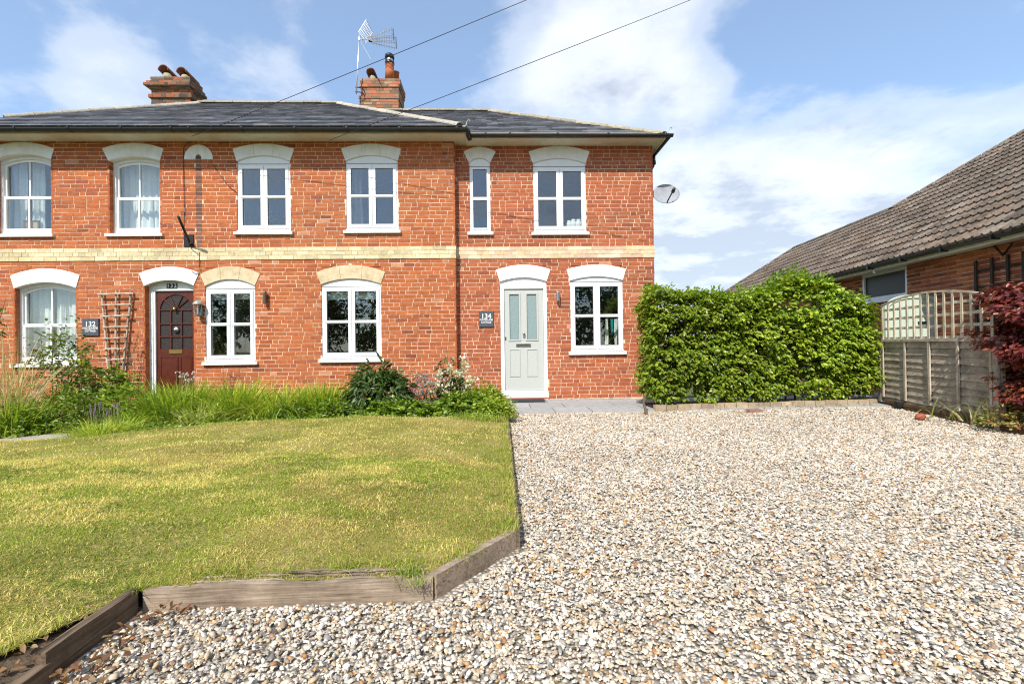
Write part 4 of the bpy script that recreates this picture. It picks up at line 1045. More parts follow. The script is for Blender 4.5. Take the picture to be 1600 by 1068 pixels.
mb = MB(); mb.lathe((cx, CY+.25, zc+.15), [(R*1.0, 0), (R*1.05, .02), (R*1.02, .08), (R*.7, .12), (R*.1, .135)], 16)
for k in range(6): mb.tube([(cx+R*.9*cos(k), CY+.25+R*.9*sin(k), zc+.03), (cx+R*.9*cos(k), CY+.25+R*.9*sin(k), zc+.16)], .012, 5)
mb.build('cowl_cap', 'black_plastic', ch2, smooth=True)
a = at(620.5, 121, CY+.5); MB().lathe((a[0]-.03, CY+.5, a[2]-.08), [(.09, 0), (.085, .2), (.1, .22), (.07, .23)], 14).build('chimney_pot', 'terracotta', ch2, smooth=True, label='short terracotta pot at the back')

# ================================================================== THINGS ON THE HOUSE
# TV aerial
AY = CY-.16
base = at(556.7, 147, AY); top_ = at(561.7, 53, AY); boom = at(563, 61.5, AY)
t = thing('tv_antenna', base, 'silver tv aerial on a thin mast strapped to the right chimney', 'tv aerial')
MB().tube([base, top_], .016, 8).build('mast', 'alu', t, smooth=True)
mb = MB()
for py in (136.5, 143.5):
    q = at(557, py, AY); mb.tube([q+[-.03, 0, 0], q+[.14, .03, .0], q+[.16, .19, 0]], .013, 6)
mb.build('mast_bracket', 'black_plastic', t)
e_ = at(617, 62.5, AY-.15); d_ = e_-boom; d_ /= np.linalg.norm(d_)
MB().tube([boom-d_*.08, boom+d_*.34], .014, 6).tube([boom+[-.03, 0, -.04], boom+[-.03, 0, .04]], .03, 6).build('boom', 'alu', t)
P1 = at(579.5, 61, AY)
mb = MB()
for sy in (-1, 1):
    for (pa, pb) in ((58.5, 54), (62, 62.5), (65.5, 71)):
        A_ = at(579.5, pa, AY)+np.array([0, sy*.045, 0]); B_ = at(616.5, pb, AY)+np.array([0, sy*.17-.05, 0]); mb.tube([A_, B_], .009, 5)
        for k in range(1, 10):
            C_ = A_+(B_-A_)*k/9.5; mb.tube([C_+[0, -.035, .03], C_+[0, .035, -.03]], .006, 4)
mb.build('director_cage', 'alu', t)
mb = MB(); 
for sy in (-1, 1): mb.tube([at(616.8, 53.5, AY)+np.array([0, sy*.17-.05, 0]), at(617.8, 71.5, AY)+np.array([0, sy*.17-.05, 0])], .014, 5)
mb.box(P1[0]-.06, P1[0]+.03, AY-.05, AY+.05, P1[2]-.06, P1[2]+.05); mb.build('end_plate', 'black_plastic', t)
def grid_panel(A_, B_, C_, D_, n1, n2, nm):
    m = MB()
    for k in range(n1+1): f_ = k/n1; m.tube([A_+(B_-A_)*f_, D_+(C_-D_)*f_], .007, 4)
    for k in range(n2+1): f_ = k/n2; m.tube([A_+(D_-A_)*f_, B_+(C_-B_)*f_], .011 if k in (0, n2) else .007, 4)
    m.build(nm, 'alu', t)
grid_panel(at(560.2, 50.5, AY-.22), at(572, 31.5, AY-.22), at(582.2, 50.5, AY+.22), at(571, 67.5, AY+.22), 5, 8, 'reflector_grid')
grid_panel(at(563.7, 64.5, AY-.26), at(579.7, 93, AY-.26), at(579.9, 93, AY+.3), at(563.9, 64.5, AY+.3), 5, 6, 'reflector_grid')
# satellite dish
c = at(1041, 302.5, 9.40); t = thing('satellite_dish', (XR, 9.40, c[2]), 'grey oval satellite dish on the right wall of the brick house', 'satellite dish')
nrm = np.array((-.10, -1, .30)); nrm /= np.linalg.norm(nrm); sx_ = np.cross((0, 0, 1), nrm); sx_ /= np.linalg.norm(sx_); sx_ = -sx_; sz_ = np.cross(nrm, sx_); sz_ = sz_ if sz_[2] > 0 else -sz_
V = []; n = 36; rings = [0, .3, .6, .85, 1.0]
for side in (0, 1):
    for r in rings:
        for k in range(n):
            an = 2*pi*k/n; V.append(c+sx_*.267*r*cos(an)+sz_*.224*r*sin(an)+nrm*(.038*r*r-.038-(.008 if side else 0)))
m_ = len(rings)*n
Fc = [(i*n+k, i*n+(k+1) % n, (i+1)*n+(k+1) % n, (i+1)*n+k) for i in range(len(rings)-1) for k in range(n)]
Fc += [(m_+a_, m_+d2, m_+c2, m_+b2) for a_, b2, c2, d2 in Fc]+[((len(rings)-1)*n+k, (len(rings)-1)*n+(k+1) % n, m_+(len(rings)-1)*n+(k+1) % n, m_+(len(rings)-1)*n+k) for k in range(n)]
np_mesh('reflector', V, Fc, 'dish_grey', t, smooth=True)
foot = c-sz_*.20+nrm*.0; lnb = c+nrm*.30+np.array((.075, 0, -.10))
MB().tube([foot-nrm*.03, foot+nrm*.04, lnb], .013, 6).build('lnb_arm', 'black_plastic', t); MB().tube([lnb-nrm*.07, lnb+nrm*.03], [.036, .03], 12).build('lnb', 'black_plastic', t, smooth=True)
MB().tube([c-nrm*.07, c-nrm*.16, (XR+.10, 9.52, c[2]-.02), (XR+.0, 9.52, c[2]-.02)], .022, 8).box(XR, XR+.012, 9.43, 9.61, c[2]-.13, c[2]+.09).build('wall_bracket', 'black_plastic', t)
# wall lights
def tube_light(px, py0, py1, Y, mat, label):
    a, b = at(px, py1, Y-.07), at(px, py0, Y-.07); t = thing('wall_light', (a[0], Y, a[2]), label, 'wall light')
    MB().lathe((a[0], Y-.07, a[2]), [(.030, 0), (.034, .01), (.034, (b[2]-a[2])-.01), (.030, b[2]-a[2])], 14).build('lamp_body', mat, t, smooth=False)
    MB().box(a[0]-.02, a[0]+.02, Y-.045, Y-.001, (a[2]+b[2])/2-.05, (a[2]+b[2])/2+.05).build('wall_bracket', mat, t)
tube_light(413.8, 455.5, 474.5, YM, 'bronze', 'slim bronze cylinder light between the two lower white windows'); tube_light(872, 455.5, 470.5, YE, 'steel', 'slim steel cylinder light right of the pale grey door')
c = at(309, 483, YM-.1); t = thing('wall_lantern', (c[0], YM, c[2]), 'grey green glass lantern on the brick right of the dark red door', 'lantern')
MB().lathe((c[0], YM-.10, c[2]+.085), [(.085, 0), (.088, .012), (.07, .045), (.035, .075), (.012, .085)], 12).build('roof_cap', 'lantern_metal', t, smooth=True)
mb = MB()
for k in range(6): an = k*pi/3; mb.tube([(c[0]+.072*cos(an), YM-.1+.072*sin(an), c[2]+.09), (c[0]+.055*cos(an), YM-.1+.055*sin(an), c[2]-.10)], .006, 5)
mb.lathe((c[0], YM-.1, c[2]-.125), [(.02, 0), (.05, .012), (.058, .03), (.05, .03)], 12); mb.build('cage', 'lantern_metal', t)
MB().lathe((c[0], YM-.1, c[2]-.095), [(.05, 0), (.066, .18), (.06, .18), (.045, .0)], 6).build('glass', 'glass', t); MB().lathe((c[0], YM-.1, c[2]-.09), [(.014, 0), (.016, .07), (.022, .1), (.008, .13)], 10).build('bulb', 'curtain_cloth', t)
MB().box(c[0]-.03, c[0]+.03, YM-.03, YM-.001, c[2]-.13, c[2]+.0).tube([(c[0], YM-.02, c[2]-.1), (c[0], YM-.06, c[2]-.13), (c[0], YM-.1, c[2]-.12)], .012, 6).build('wall_bracket', 'lantern_metal', t)
# pole socket
p0_, p1_ = at(288, 386, YM), at(303, 366.5, YM)
t = thing('pole_holder', (p0_[0], YM, p0_[2]), 'black angled pole socket on a square plate above the yellow brick band', 'pole holder')
MB().box(p0_[0], p1_[0], YM-.016, YM-.001, p0_[2], p1_[2]).build('back_plate', 'black_plate', t)
a, b = at(296.5, 380, YM-.06), at(278.5, 338, YM-.50); MB().tube([a, b], [.022, .022], 10).build('socket_tube', 'black_plate', t, smooth=True)
MB().tube([at(296.5, 381, YM-.01), a, at(293, 372, YM-.13)], [.02, .03, .026], 8).build('socket_collar', 'bronze', t)
# cables
def wire(name, pts, r, label, cat='cable', sag=0., mat='black_plastic', n=24):
    A_, B_ = map(np.array, (pts[0], pts[-1]))
    if len(pts) == 2:
        P = [A_+(B_-A_)*f_-np.array([0, 0, sag*4*f_*(1-f_)]) for f_ in np.linspace(0, 1, n)]
    else: P = pts
    o = MB().tube(P, r, 5).build(name, mat, smooth=True); return props(o, label, cat)
wa, wb = at(300, 213, 8.70), at(810, 0, 6.9); wb2 = wb+(wb-wa)*.9
wire('overhead_wire', [wa, wb2], .0055, 'upper overhead wire rising from the eaves above the blind arch', 'wire', sag=.05)
wa, wb = at(515, 219, 8.70), at(1065, 0, 6.6); wb2 = wb+(wb-wa)*.9
wire('overhead_wire', [wa, wb2], .0055, 'lower overhead wire rising from the eaves over the right hand chimney roof', 'wire', sag=.05)
wire('wall_cable', [at(*p, YM-.016) for p in ((299, 222), (291, 224), (286.5, 232), (286.5, 260), (287.5, 300), (288, 335), (287, 366), (300, 390), (309, 397))], .006, 'thin black cable down the brick wall to the pole socket')
wire('wall_cable', [at(*p, YM-.022) for p in ((311, 394), (311.5, 410), (312.5, 425), (306, 428), (300, 424)) ], .006, 'thin black cable crossing the yellow band above the lantern')
wire('wall_cable', [at(*p, YM-.014) for p in ((333, 258), (345, 275), (358, 292), (369, 300))], .005, 'thin slanting cable between the blind arch and the window')
# door mat
a, b = at(800, 628, 8.95), at(851, 626, 8.95); mat_ = MB().box(a[0], b[0], 8.80, 9.20, .026, .045).build('door_mat', 'rubber'); props(mat_, 'black rubber mat on the paving under the pale grey door', 'door mat')
sm = MB(); sm.box(.04, 1.0, YE-.03, YE+.02, .03, .062, (.40, .12, .06)); sm.build('doorstep', 'brick', house)
# ================================================================== DRIVE AND LAWN EDGES
def plank(p0, p1, z0, z1, th, mat, label, group=None, ragged=0., name='edging_board', n=14, colr=(1, 1, 1)):
    p0, p1 = np.array(p0, float), np.array(p1, float); d = p1-p0; L = np.linalg.norm(d); d /= L; nn = np.array((-d[1], d[0]))
    V = []; 
    for i in range(n+1):
        f_ = i/n; q = p0+d*L*f_; zt = z1-ragged*abs(vnoise(np.array([f_*6.3+p0[0]*9]), np.array([1.7]), 4)[0]); zt2 = zt-ragged*.5*vnoise(np.array([f_*11+3]), np.array([p0[1]]), 9)[0]
        w0 = .002*sin(f_*9+p0[0])
        V += [(*(q+nn*w0), z0), (*(q+nn*(th+w0)), z0), (*(q+nn*(th+w0)), zt2), (*(q+nn*w0), zt)]
    Fc = []
    for i in range(n):
        a = i*4; b = a+4; Fc += [(a+k, b+k, b+(k+1) % 4, a+(k+1) % 4) for k in range(4)]
    Fc += [(3, 2, 1, 0), tuple(n*4+k for k in range(4))]
    return np_mesh(name, V, Fc, mat, None, colr, label=label, cat='edging board', group=group)
plank((-1.52, 2.045), (-.30, 2.075), -.06, .093, .045, 'brown_wood_x', 'long weathered board edging the lawn at the front', ragged=.016, n=26)
plank((-.285, 2.085), (.085, 2.555), -.06, .098, .045, 'brown_wood_x', 'short slanting board at the right front corner of the lawn', ragged=.008)
plank((.105, 2.56), (.135, 6.9), -.06, .085, .025, 'brown_wood_y', 'long thin dark board between lawn and gravel, running to the house', ragged=.006, n=30)
plank((-1.525, 1.62), (-1.535, 2.04), -.06, .095, .035, 'brown_wood_y', 'dark board at the left front corner of the lawn, standing higher')
plank((-1.50, .2), (-1.515, 1.64), -.06, .055, .04, 'brown_wood_y', 'low dark board at the bottom left, set lower than the one behind it')
# split rotten timber lying behind the front board
for (xa_, xb_, y_, dz, lab) in ((-1.38, -.86, 2.10, .0, 'grey split strip of old timber behind the front lawn board, left one'), (-.98, -.45, 2.125, .004, 'brown split strip of old timber behind the front lawn board, middle one'), (-.62, -.30, 2.11, .003, 'crumbling strip of old timber at the right end of the front lawn board')):
    m = MB(); n = 9
    for q in range(4):
        x0 = xa_+random.uniform(0, .12); x1 = xb_-random.uniform(0, .12); y = y_+q*.014; z = .080+dz+random.uniform(-.006, .008)
        m.tube([(x0+(x1-x0)*i/n, y+.002*sin(i*1.7+q)+random.uniform(-.003, .003), z+random.uniform(-.003, .003)) for i in range(n+1)], [.004]+[random.uniform(.003, .008) for _ in range(n-1)]+[.003], 5, (random.uniform(.6, 1.1),)*3)
    props(m.build('timber_strip', 'brown_wood_x'), lab, 'old timber', 'split old timber along the lawn edge')

# gravel: every stone a small mesh, joined
phi = (1+5**.5)/2
ICO = np.array([(-1, phi, 0), (1, phi, 0), (-1, -phi, 0), (1, -phi, 0), (0, -1, phi), (0, 1, phi), (0, -1, -phi), (0, 1, -phi), (phi, 0, -1), (phi, 0, 1), (-phi, 0, -1), (-phi, 0, 1)])/sqrt(1+phi*phi)
ICOF = np.array([(0, 11, 5), (0, 5, 1), (0, 1, 7), (0, 7, 10), (0, 10, 11), (1, 5, 9), (5, 11, 4), (11, 10, 2), (10, 7, 6), (7, 1, 8), (3, 9, 4), (3, 4, 2), (3, 2, 6), (3, 6, 8), (3, 8, 9), (4, 9, 5), (2, 4, 11), (6, 2, 10), (8, 6, 7), (9, 8, 1)])
OCT = np.array([(1, 0, 0), (.5, .87, 0), (-.5, .87, 0), (-1, 0, 0), (-.5, -.87, 0), (.5, -.87, 0), (.12, .1, .9), (0, 0, -.8)], float)
OCTF = np.array([(0, 1, 6), (1, 2, 6), (2, 3, 6), (3, 4, 6), (4, 5, 6), (5, 0, 6), (1, 0, 7), (2, 1, 7), (3, 2, 7), (4, 3, 7), (5, 4, 7), (0, 5, 7)])
CHIP = np.array([(cos(a_)*(1+.1*(i_ % 2)), sin(a_)*(1-.12*(i_ % 2)), -.25) for i_, a_ in enumerate(np.linspace(0, 2*pi, 6)[:5])]+[(cos(a_+.3)*.62, sin(a_+.3)*.62, .55) for a_ in np.linspace(0, 2*pi, 6)[:5]])   # flat topped chip of flint
CHIPF = np.array([f_ for i_ in range(5) for f_ in ((i_, (i_+1) % 5, 5+(i_+1) % 5), (i_, 5+(i_+1) % 5, 5+i_))]+[(5, 6, 7), (5, 7, 8), (5, 8, 9)])
def rot_z(a): 
    c, s = np.cos(a), np.sin(a); z = np.zeros_like(a); o = np.ones_like(a)
    return np.stack([np.stack([c, -s, z], -1), np.stack([s, c, z], -1), np.stack([z, z, o], -1)], -2)
def rot_x(a):
    c, s = np.cos(a), np.sin(a); z = np.zeros_like(a); o = np.ones_like(a)
    return np.stack([np.stack([o, z, z], -1), np.stack([z, c, -s], -1), np.stack([z, s, c], -1)], -2)
GPAL = np.array([(.74, .71, .65), (.68, .64, .56), (.62, .54, .43), (.54, .42, .27), (.46, .29, .13), (.40, .20, .09), (.46, .45, .42), (.34, .335, .33), (.20, .20, .20), (.77, .76, .73), (.58, .50, .40), (.33, .26, .19), (.44, .42, .38)])
GW = np.array([.16, .16, .13, .10, .055, .025, .065, .05, .04, .09, .09, .045, .03]); GW /= GW.sum()
def stones(P, size, base, faces, flat=(.26, .55)):
    n = len(P); k = len(base)
    S3 = np.stack([size*rng.uniform(.75, 1.3, n), size*rng.uniform(.6, .95, n), size*rng.uniform(*flat, n)], -1)
    V = base[None]*(1+rng.uniform(-.32, .28, (n, k, 1)))
    R = rot_z(rng.uniform(0, 6.28, n)) @ rot_x(rng.normal(0, .36, n)) @ rot_z(rng.uniform(0, 6.28, n))
    V = np.einsum('nij,nkj->nki', R, V*S3[:, None]*.5)+P[:, None]
    Fx = (faces[None]+(np.arange(n)*k)[:, None, None]).reshape(-1, 3)
    ci = rng.choice(len(GPAL), n, p=GW); pt = fbm(P[:, 0]*.9+4, P[:, 1]*.9, 19, 3); C = GPAL[ci]*rng.uniform(.70, 1.0, (n, 1))*np.array((1.03, .965, .885))*(.86+.28*pt)[:, None]
    return V.reshape(-1, 3), Fx, np.repeat(C, k, 0)
def drive_mask(x, y):
    e_ = np.abs(x-y*.03)-1.16*y; ok = ((e_ < .35) | ((e_ < 2.0) & (rng.uniform(0, 1, x.shape) < .4))) & (y > 1.25) & (y < 7.62)
    ok &= ~in_poly(x, y, LAWN) 
    ok &= ~((x < -1.49) & (y < 2.2)) & ~((y > 2.03) & (x < .14) & (x < (y-2.03)*.78-.25)) & ~((x < .12) & (y > 2.5))
    ok &= ~((x > .0) & (y > 7.50) & (x < 2.35))
    ok &= x < 6.62-(7.76-y)*.215
    ok &= ~((y > 7.50) & (x > 2.3) & (y > 7.46+(x-2.5)*.09))
    return ok
def scatter(n, x0, x1, y0, y1, mask):
    x, y = rng.uniform(x0, x1, n), rng.uniform(y0, y1, n); k = mask(x, y); return x[k], y[k]
parts_ = []
x, y = scatter(325000, -1.6, 6.7, 1.25, 7.75, drive_mask)
k = rng.uniform(0, 1, len(x)) < np.clip(1.06-.115*(y-1.25), .42, 1); x, y = x[k], y[k]
z = rng.uniform(-.004, .010, len(x))+(vnoise(x*1.1, y*1.1, 3)-.5)*.02+(vnoise(x*5, y*5, 31)-.5)*.010-.012*np.exp(-((x-2.2)/.25)**2)-.012*np.exp(-((x-3.7)/.25)**2)
parts_.append(stones(np.stack([x, y, z], -1), rng.gamma(6, .00235, len(x)).clip(.008, .038)+.0013*y, CHIP, CHIPF, (.40, .85)))
k = rng.uniform(0, 1, len(x)) < .02*(y < 3.5)
parts_.append(stones(np.stack([x[k], y[k]+.01, z[k]+.008], -1), rng.uniform(.018, .034, k.sum()), ICO, ICOF))
off = 0; Vs, Fs, Cs = [], [], []
for V, Fx, C in parts_: Vs.append(V); Fs.append(Fx+off); Cs.append(C); off += len(V)
np_mesh('gravel', np.vstack(Vs), np.vstack(Fs), 'gravel', None, np.vstack(Cs), kind='stuff', label='pale mixed flint gravel covering the drive', cat='gravel')
# thin line of pebbles along the wall foot and behind the kerb
x, y = rng.uniform(.2, 2.6, 700), rng.uniform(9.13, 9.25, 700)
V, Fx, C = stones(np.stack([x, y, np.full_like(x, .03)], -1), rng.uniform(.015, .035, 700), OCT, OCTF)
np_mesh('wall_foot_pebbles', V, Fx, 'gravel', None, C, kind='stuff', label='pale pebbles along the foot of the brick wall', cat='gravel')

# ---------------- grass blades and leaves
def blades(x, y, z, h, lean, width, col, curl=.5, az=None, n=3):
    """tapering bent blades; all arguments are arrays"""
    m = len(x); az = rng.uniform(0, 2*pi, m) if az is None else az
    dx, dy = np.cos(az), np.sin(az); px_, py_ = -dy, dx
    tw = rng.uniform(-.8, .8, m); px_, py_ = px_*np.cos(tw)+dx*np.sin(tw), py_*np.cos(tw)+dy*np.sin(tw)
    V = np.zeros((m, 2*n+1, 3))
    for i in range(n+1):
        f_ = i/n; r = lean*h*(f_**1.0*(1-curl)+curl*f_*f_); zz = h*f_*np.sqrt(np.clip(1-.45*(lean*f_)**2, .15, 1))-curl*.35*h*lean*f_**3
        wd = width*(1-f_)**.7*.5 if i < n else width*0
        X, Y_, Z = x+dx*r, y+dy*r, z+zz
        if i < n:
            V[:, 2*i] = np.stack([X-px_*wd, Y_-py_*wd, Z], -1); V[:, 2*i+1] = np.stack([X+px_*wd, Y_+py_*wd, Z], -1)
        else: V[:, 2*i] = np.stack([X, Y_, Z], -1)
    T = []
    for i in range(n-1): a = 2*i; T += [(a, a+1, a+3), (a, a+3, a+2)]
    T += [(2*n-2, 2*n-1, 2*n)]
    Fx = (np.array(T)[None]+(np.arange(m)*(2*n+1))[:, None, None]).reshape(-1, 3)
    return V.reshape(-1, 3), Fx, np.repeat(col, 2*n+1, 0)
def leaves(P, D, N, L, Wd, col, fold=.18, droop=.15):
    """pointed oval leaves: base P, direction D, normal N, length L, half width Wd"""
    D = D/np.linalg.norm(D, axis=1, keepdims=True); N = N-D*(N*D).sum(1, keepdims=True); N /= np.linalg.norm(N, axis=1, keepdims=True)+1e-9; Sd = np.cross(D, N)
    L = L[:, None]; Wd = Wd[:, None]
    pts = [P, P+D*L*.30+Sd*Wd*.85+N*Wd*fold*2, P+D*L*.68+Sd*Wd*.75+N*(Wd*fold*2-L*droop*.4), P+D*L-N*L*droop,
           P+D*L*.68-Sd*Wd*.75+N*(Wd*fold*2-L*droop*.4), P+D*L*.30-Sd*Wd*.85+N*Wd*fold*2]
    V = np.stack(pts, 1); T = np.array([(0, 1, 2), (0, 2, 3), (0, 3, 4), (0, 4, 5)])
    Fx = (T[None]+(np.arange(len(P))*6)[:, None, None]).reshape(-1, 3)
    return V.reshape(-1, 3), Fx, np.repeat(col, 6, 0)
def pick(pal, n, lo=.8, hi=1.2, w=None):
    pal = np.array(pal, float); return pal[rng.choice(len(pal), n, p=w)]*rng.uniform(lo, hi, (n, 1))
def join(parts):
    off = 0; Vs, Fs, Cs = [], [], []
    for V, Fx, C in parts: Vs.append(V); Fs.append(Fx+off); Cs.append(C); off += len(V)
    return np.vstack(Vs), np.vstack(Fs), np.vstack(Cs)

# mown lawn
def lawn_pts(n, y0, y1, x0=-9., x1=.12):
    x, y = rng.uniform(x0, x1, n), rng.uniform(y0, y1, n)
    k = in_poly(x, y, LAWN) & ((x > -1.15*y-.3) | ((x > -1.15*y-2.0) & (rng.uniform(0, 1, n) < .6))); return x[k], y[k]
G1, G2, ST = np.array((.165, .225, .022)), np.array((.29, .315, .045)), np.array((.50, .42, .145))
DK = np.array((.105, .15, .018)); RU = np.array((.33, .235, .10))
lp = []
for (n, y0, y1, wd, hh, x0) in ((150000, 1.0, 2.6, .0034, .021, -4.6), (165000, 2.6, 4.2, .0048, .022, -6.2), (150000, 4.2, 6.45, .0065, .023, -8)):
    x, y = lawn_pts(n, y0, y1, x0)
    a_ = fbm(x*1.7+9, y*2.6, 21, 5); b_ = fbm(x*4.5, y*6.5, 41, 3); st = fbm(x*.8+y*.25, y*3.0-x*.4, 61, 3); r = rng.uniform(0, 1, len(x))
    dry = np.clip((a_-.48)*2.2+(b_-.5)*2.6+(st-.5)*2.2+.46+(y-4.0)*.05, .18, .80)
    dry = np.where(seg_dist(x, y, LAWN_EDGE) < .3, np.clip(dry-.10, .05, 1), dry)
    col = np.where((r < dry)[:, None], ST*(1+.25*(b_[:, None]-.5)), G2)
    col = np.where(((r > dry) & (rng.uniform(0, 1, len(x)) < .62))[:, None], G1, col)
    rust = fbm(x*1.1+31, y*1.6, 77, 3)
    col = np.where(((rust > .56) & (rng.uniform(0, 1, len(x)) < .35))[:, None], RU, col)
    dk = fbm(x*2.1+3, y*2.8+8, 88, 3); col = np.where(((dk > .60) & (r > dry) & (rng.uniform(0, 1, len(x)) < .6))[:, None], DK, col)
    col = col*rng.uniform(.88, 1.62, (len(x), 1))*np.array((1.02, 1.02, .97))
    h = hh*rng.uniform(.55, 1.35, len(x))*(1+.5*(b_-.5))
    lp.append(blades(x, y, lawn_h(x, y)-.003, h, rng.uniform(.3, 2.2, len(x)), np.full(len(x), wd)*rng.uniform(.7, 1.3, len(x)), col, n=1 if y0 > 4 else 2))
# longer unmown grass hanging over the edge boards and along the bed
t_ = rng.uniform(0, 1, 5200); E_ = LAWN_EDGE[:5]; k = rng.choice(4, 5200, p=[.34, .10, .32, .24])
P = E_[k]+(E_[k+1]-E_[k])*t_[:, None]; x, y = P[:, 0]-rng.uniform(.0, .10, 5200), P[:, 1]+np.where(k == 2, rng.uniform(.03, .14, 5200), rng.uniform(-.02, .02, 5200))
clump = fbm(x*7, y*7, 93, 2); kk = clump > .44; x, y, clump = x[kk], y[kk], clump[kk]
lp.append(blades(x, y, np.full(len(x), .074), rng.uniform(.02, .075, len(x))*(.5+clump), rng.uniform(.3, 1.6, len(x)), np.full(len(x), .0038), pick([G1*1.1, G2, ST, G2*1.2], len(x), .75, 1.2), n=3))
V, Fx, C = join(lp); np_mesh('lawn_grass', V, Fx, 'blade', None, C, kind='stuff', label='patchy mown lawn grass, green and straw coloured', cat='grass')
# grass tufts on the front edge
for (px, py, nb, hh, lab) in ((637, 884, 110, .055, 'bright green grass tuft on the front edge of the lawn'), (650, 898, 50, .045, 'straggling pale tuft hanging over the front lawn board')):
    p = atz(px, py, .12); x, y = p[0]+rng.normal(0, .035, nb), p[1]+rng.normal(0, .02, nb)
    V, Fx, C = blades(x, y, np.full(nb, .085), rng.uniform(.5, 1, nb)*hh, rng.uniform(.3, 1.5, nb), np.full(nb, .005), pick([(.16, .24, .03), (.24, .30, .05), (.36, .34, .10)], nb), n=4)
    np_mesh('blades', V, Fx, 'blade', thing('grass_tuft', (p[0], p[1], .085), lab, 'grass tuft', 'tufts on the lawn edge'), C, kind='stuff')

# dead leaves lying about
def dead_leaves(name, x, y, z, label):
    n = len(x); an = rng.uniform(0, 6.28, n); D = np.stack([np.cos(an), np.sin(an), rng.normal(0, .35, n)], -1); N = np.stack([rng.normal(0, .5, n), rng.normal(0, .5, n), np.ones(n)], -1)
    V, Fx, C = leaves(np.stack([x, y, z], -1), D, N, rng.uniform(.018, .042, n), rng.uniform(.006, .013, n), pick([(.24, .12, .06), (.30, .17, .09), (.17, .085, .05), (.38, .26, .15)], n), .5, -.25)
    np_mesh(name, V, Fx, 'petal', None, C, kind='stuff', label=label, cat='dead leaves')
n = 150; x = -1.47+np.abs(rng.normal(0, .10, n)); y = rng.uniform(1.2, 2.03, n); dead_leaves('dead_leaves', x, y, rng.uniform(.015, .035, n), 'brown dead leaves in the corner of the gravel by the dark board')
n = 90; x = rng.uniform(-1.75, -1.55, n); y = rng.uniform(1.2, 2.0, n); dead_leaves('dead_leaves', x, y, rng.uniform(.055, .075, n), 'brown dead leaves in the gap behind the low dark board')
n = 60; x = rng.uniform(4.2, 6.4, n); y = 7.55+(x-2.5)*.05-np.abs(rng.normal(0, .08, n)); dead_leaves('dead_leaves', x, y, rng.uniform(.015, .03, n), 'rusty dead leaves along the stone edging under the hedge')

# ================================================================== HEDGE WITH STONE EDGING
def leaf_stuff(name, parts, mat, parent, **kw):
    V, Fx, C = join(parts); return np_mesh(name, V, Fx, mat, parent, C, **kw)
hx0, hx1 = 2.60, 6.48
hedge = thing('beech_hedge', (4.4, 8.1, .05), 'clipped bright green beech hedge between the brick house and the wooden fence', 'hedge')
def hedge_top(x): return 1.98-.045*(x-2.4)+.03*np.sin(x*3.1)+.02*np.sin(x*7.7)+.31*np.exp(-((x-5.35)/.58)**4)-.0*x
def hedge_front(x, z): return 7.62+.075*(x-2.4)+(fbm(x*2.2, z*2.6, 7, 4)-.5)*.52+.04*np.abs(z-1.1)
def spray_cloud(C0, OUT, nl, spread, Lr, pal, tone, mat='leaf', down=.35, up=.75, wfac=.33):
    """each centre carries a short spray of leaves spread along an outward, slightly drooping twig"""
    m = len(C0); k = rng.integers(nl[0], nl[1], m); idx = np.repeat(np.arange(m), k); n = len(idx)
    side = np.cross(OUT, (0, 0, 1.)); side /= np.linalg.norm(side, axis=1, keepdims=True)+1e-6
    tw = OUT*1.0+side*rng.normal(0, .55, (m, 1))+np.array((0, 0, 1.))*rng.normal(-down*.5, .35, (m, 1)); tw /= np.linalg.norm(tw, axis=1, keepdims=True)
    s = rng.uniform(-.5, 1, n)[:, None]; P = C0[idx]+tw[idx]*s*spread+rng.normal(0, spread*.16, (n, 3))
    sg = np.where(rng.uniform(0, 1, n) < .5, 1, -1)[:, None]
    D = tw[idx]*.8+np.cross(tw[idx], (0, 0, 1.))*sg*rng.uniform(.2, 1.1, (n, 1))+np.array((0, 0, -1.))*rng.uniform(0, down*2, (n, 1))
    N = np.array((0, 0, 1.))*up+OUT[idx]*rng.uniform(.1, .9, (n, 1))+rng.normal(0, .28, (n, 3))
    L = rng.uniform(*Lr, n); C = pick(pal, n, .8, 1.2)*tone[idx][:, None]
    return leaves(P, D, N, L, L*wfac*rng.uniform(.85, 1.15, n), C)
BE = [(.17, .25, .018), (.21, .295, .022), (.27, .345, .028), (.12, .195, .015), (.35, .40, .04), (.22, .285, .02)]
n = 3000
x = rng.uniform(hx0, hx1, n); zt = hedge_top(x); z = .15+(zt-.15)*rng.uniform(0, 1, n)**.95; dpt = rng.gamma(1.2, .06, n)
y = hedge_front(x, z)+dpt
age = np.clip((x-3.2)/2.2, 0, 1)*(.5+.5*np.clip((z-.3)/1.5, 0, 1)); tone = (.80+.45*age*rng.uniform(.4, 1.3, n))*(.82+.36*fbm(x*4, z*4, 71, 2))
gap = fbm(x*3.4, z*4.2, 17, 3); k = gap > .345
cl = spray_cloud(np.stack([x, y, z], -1)[k], np.tile((0., -1., .1), (k.sum(), 1)), (5, 10), .10, (.05, .085), BE, tone[k])
n = 1300; x = rng.uniform(hx0, hx1, n); y = rng.uniform(0, .75, n)+7.65+.075*(x-2.4); z = hedge_top(x)-rng.gamma(1.2, .04, n)-.12*(np.abs(y-8.05)/.4)**2*.3
ct = spray_cloud(np.stack([x, y, z], -1), np.stack([rng.normal(0, .4, n), rng.normal(-.3, .3, n), np.ones(n)*.6], -1), (4, 9), .11, (.05, .08), BE, np.full(n, 1.05), down=.2)
n = 700; z = rng.uniform(.2, 1.95, n); y = rng.uniform(7.65, 8.35, n); x = hx0+(fbm(y*3, z*3, 29, 3)-.5)*.3+rng.gamma(1.2, .05, n)
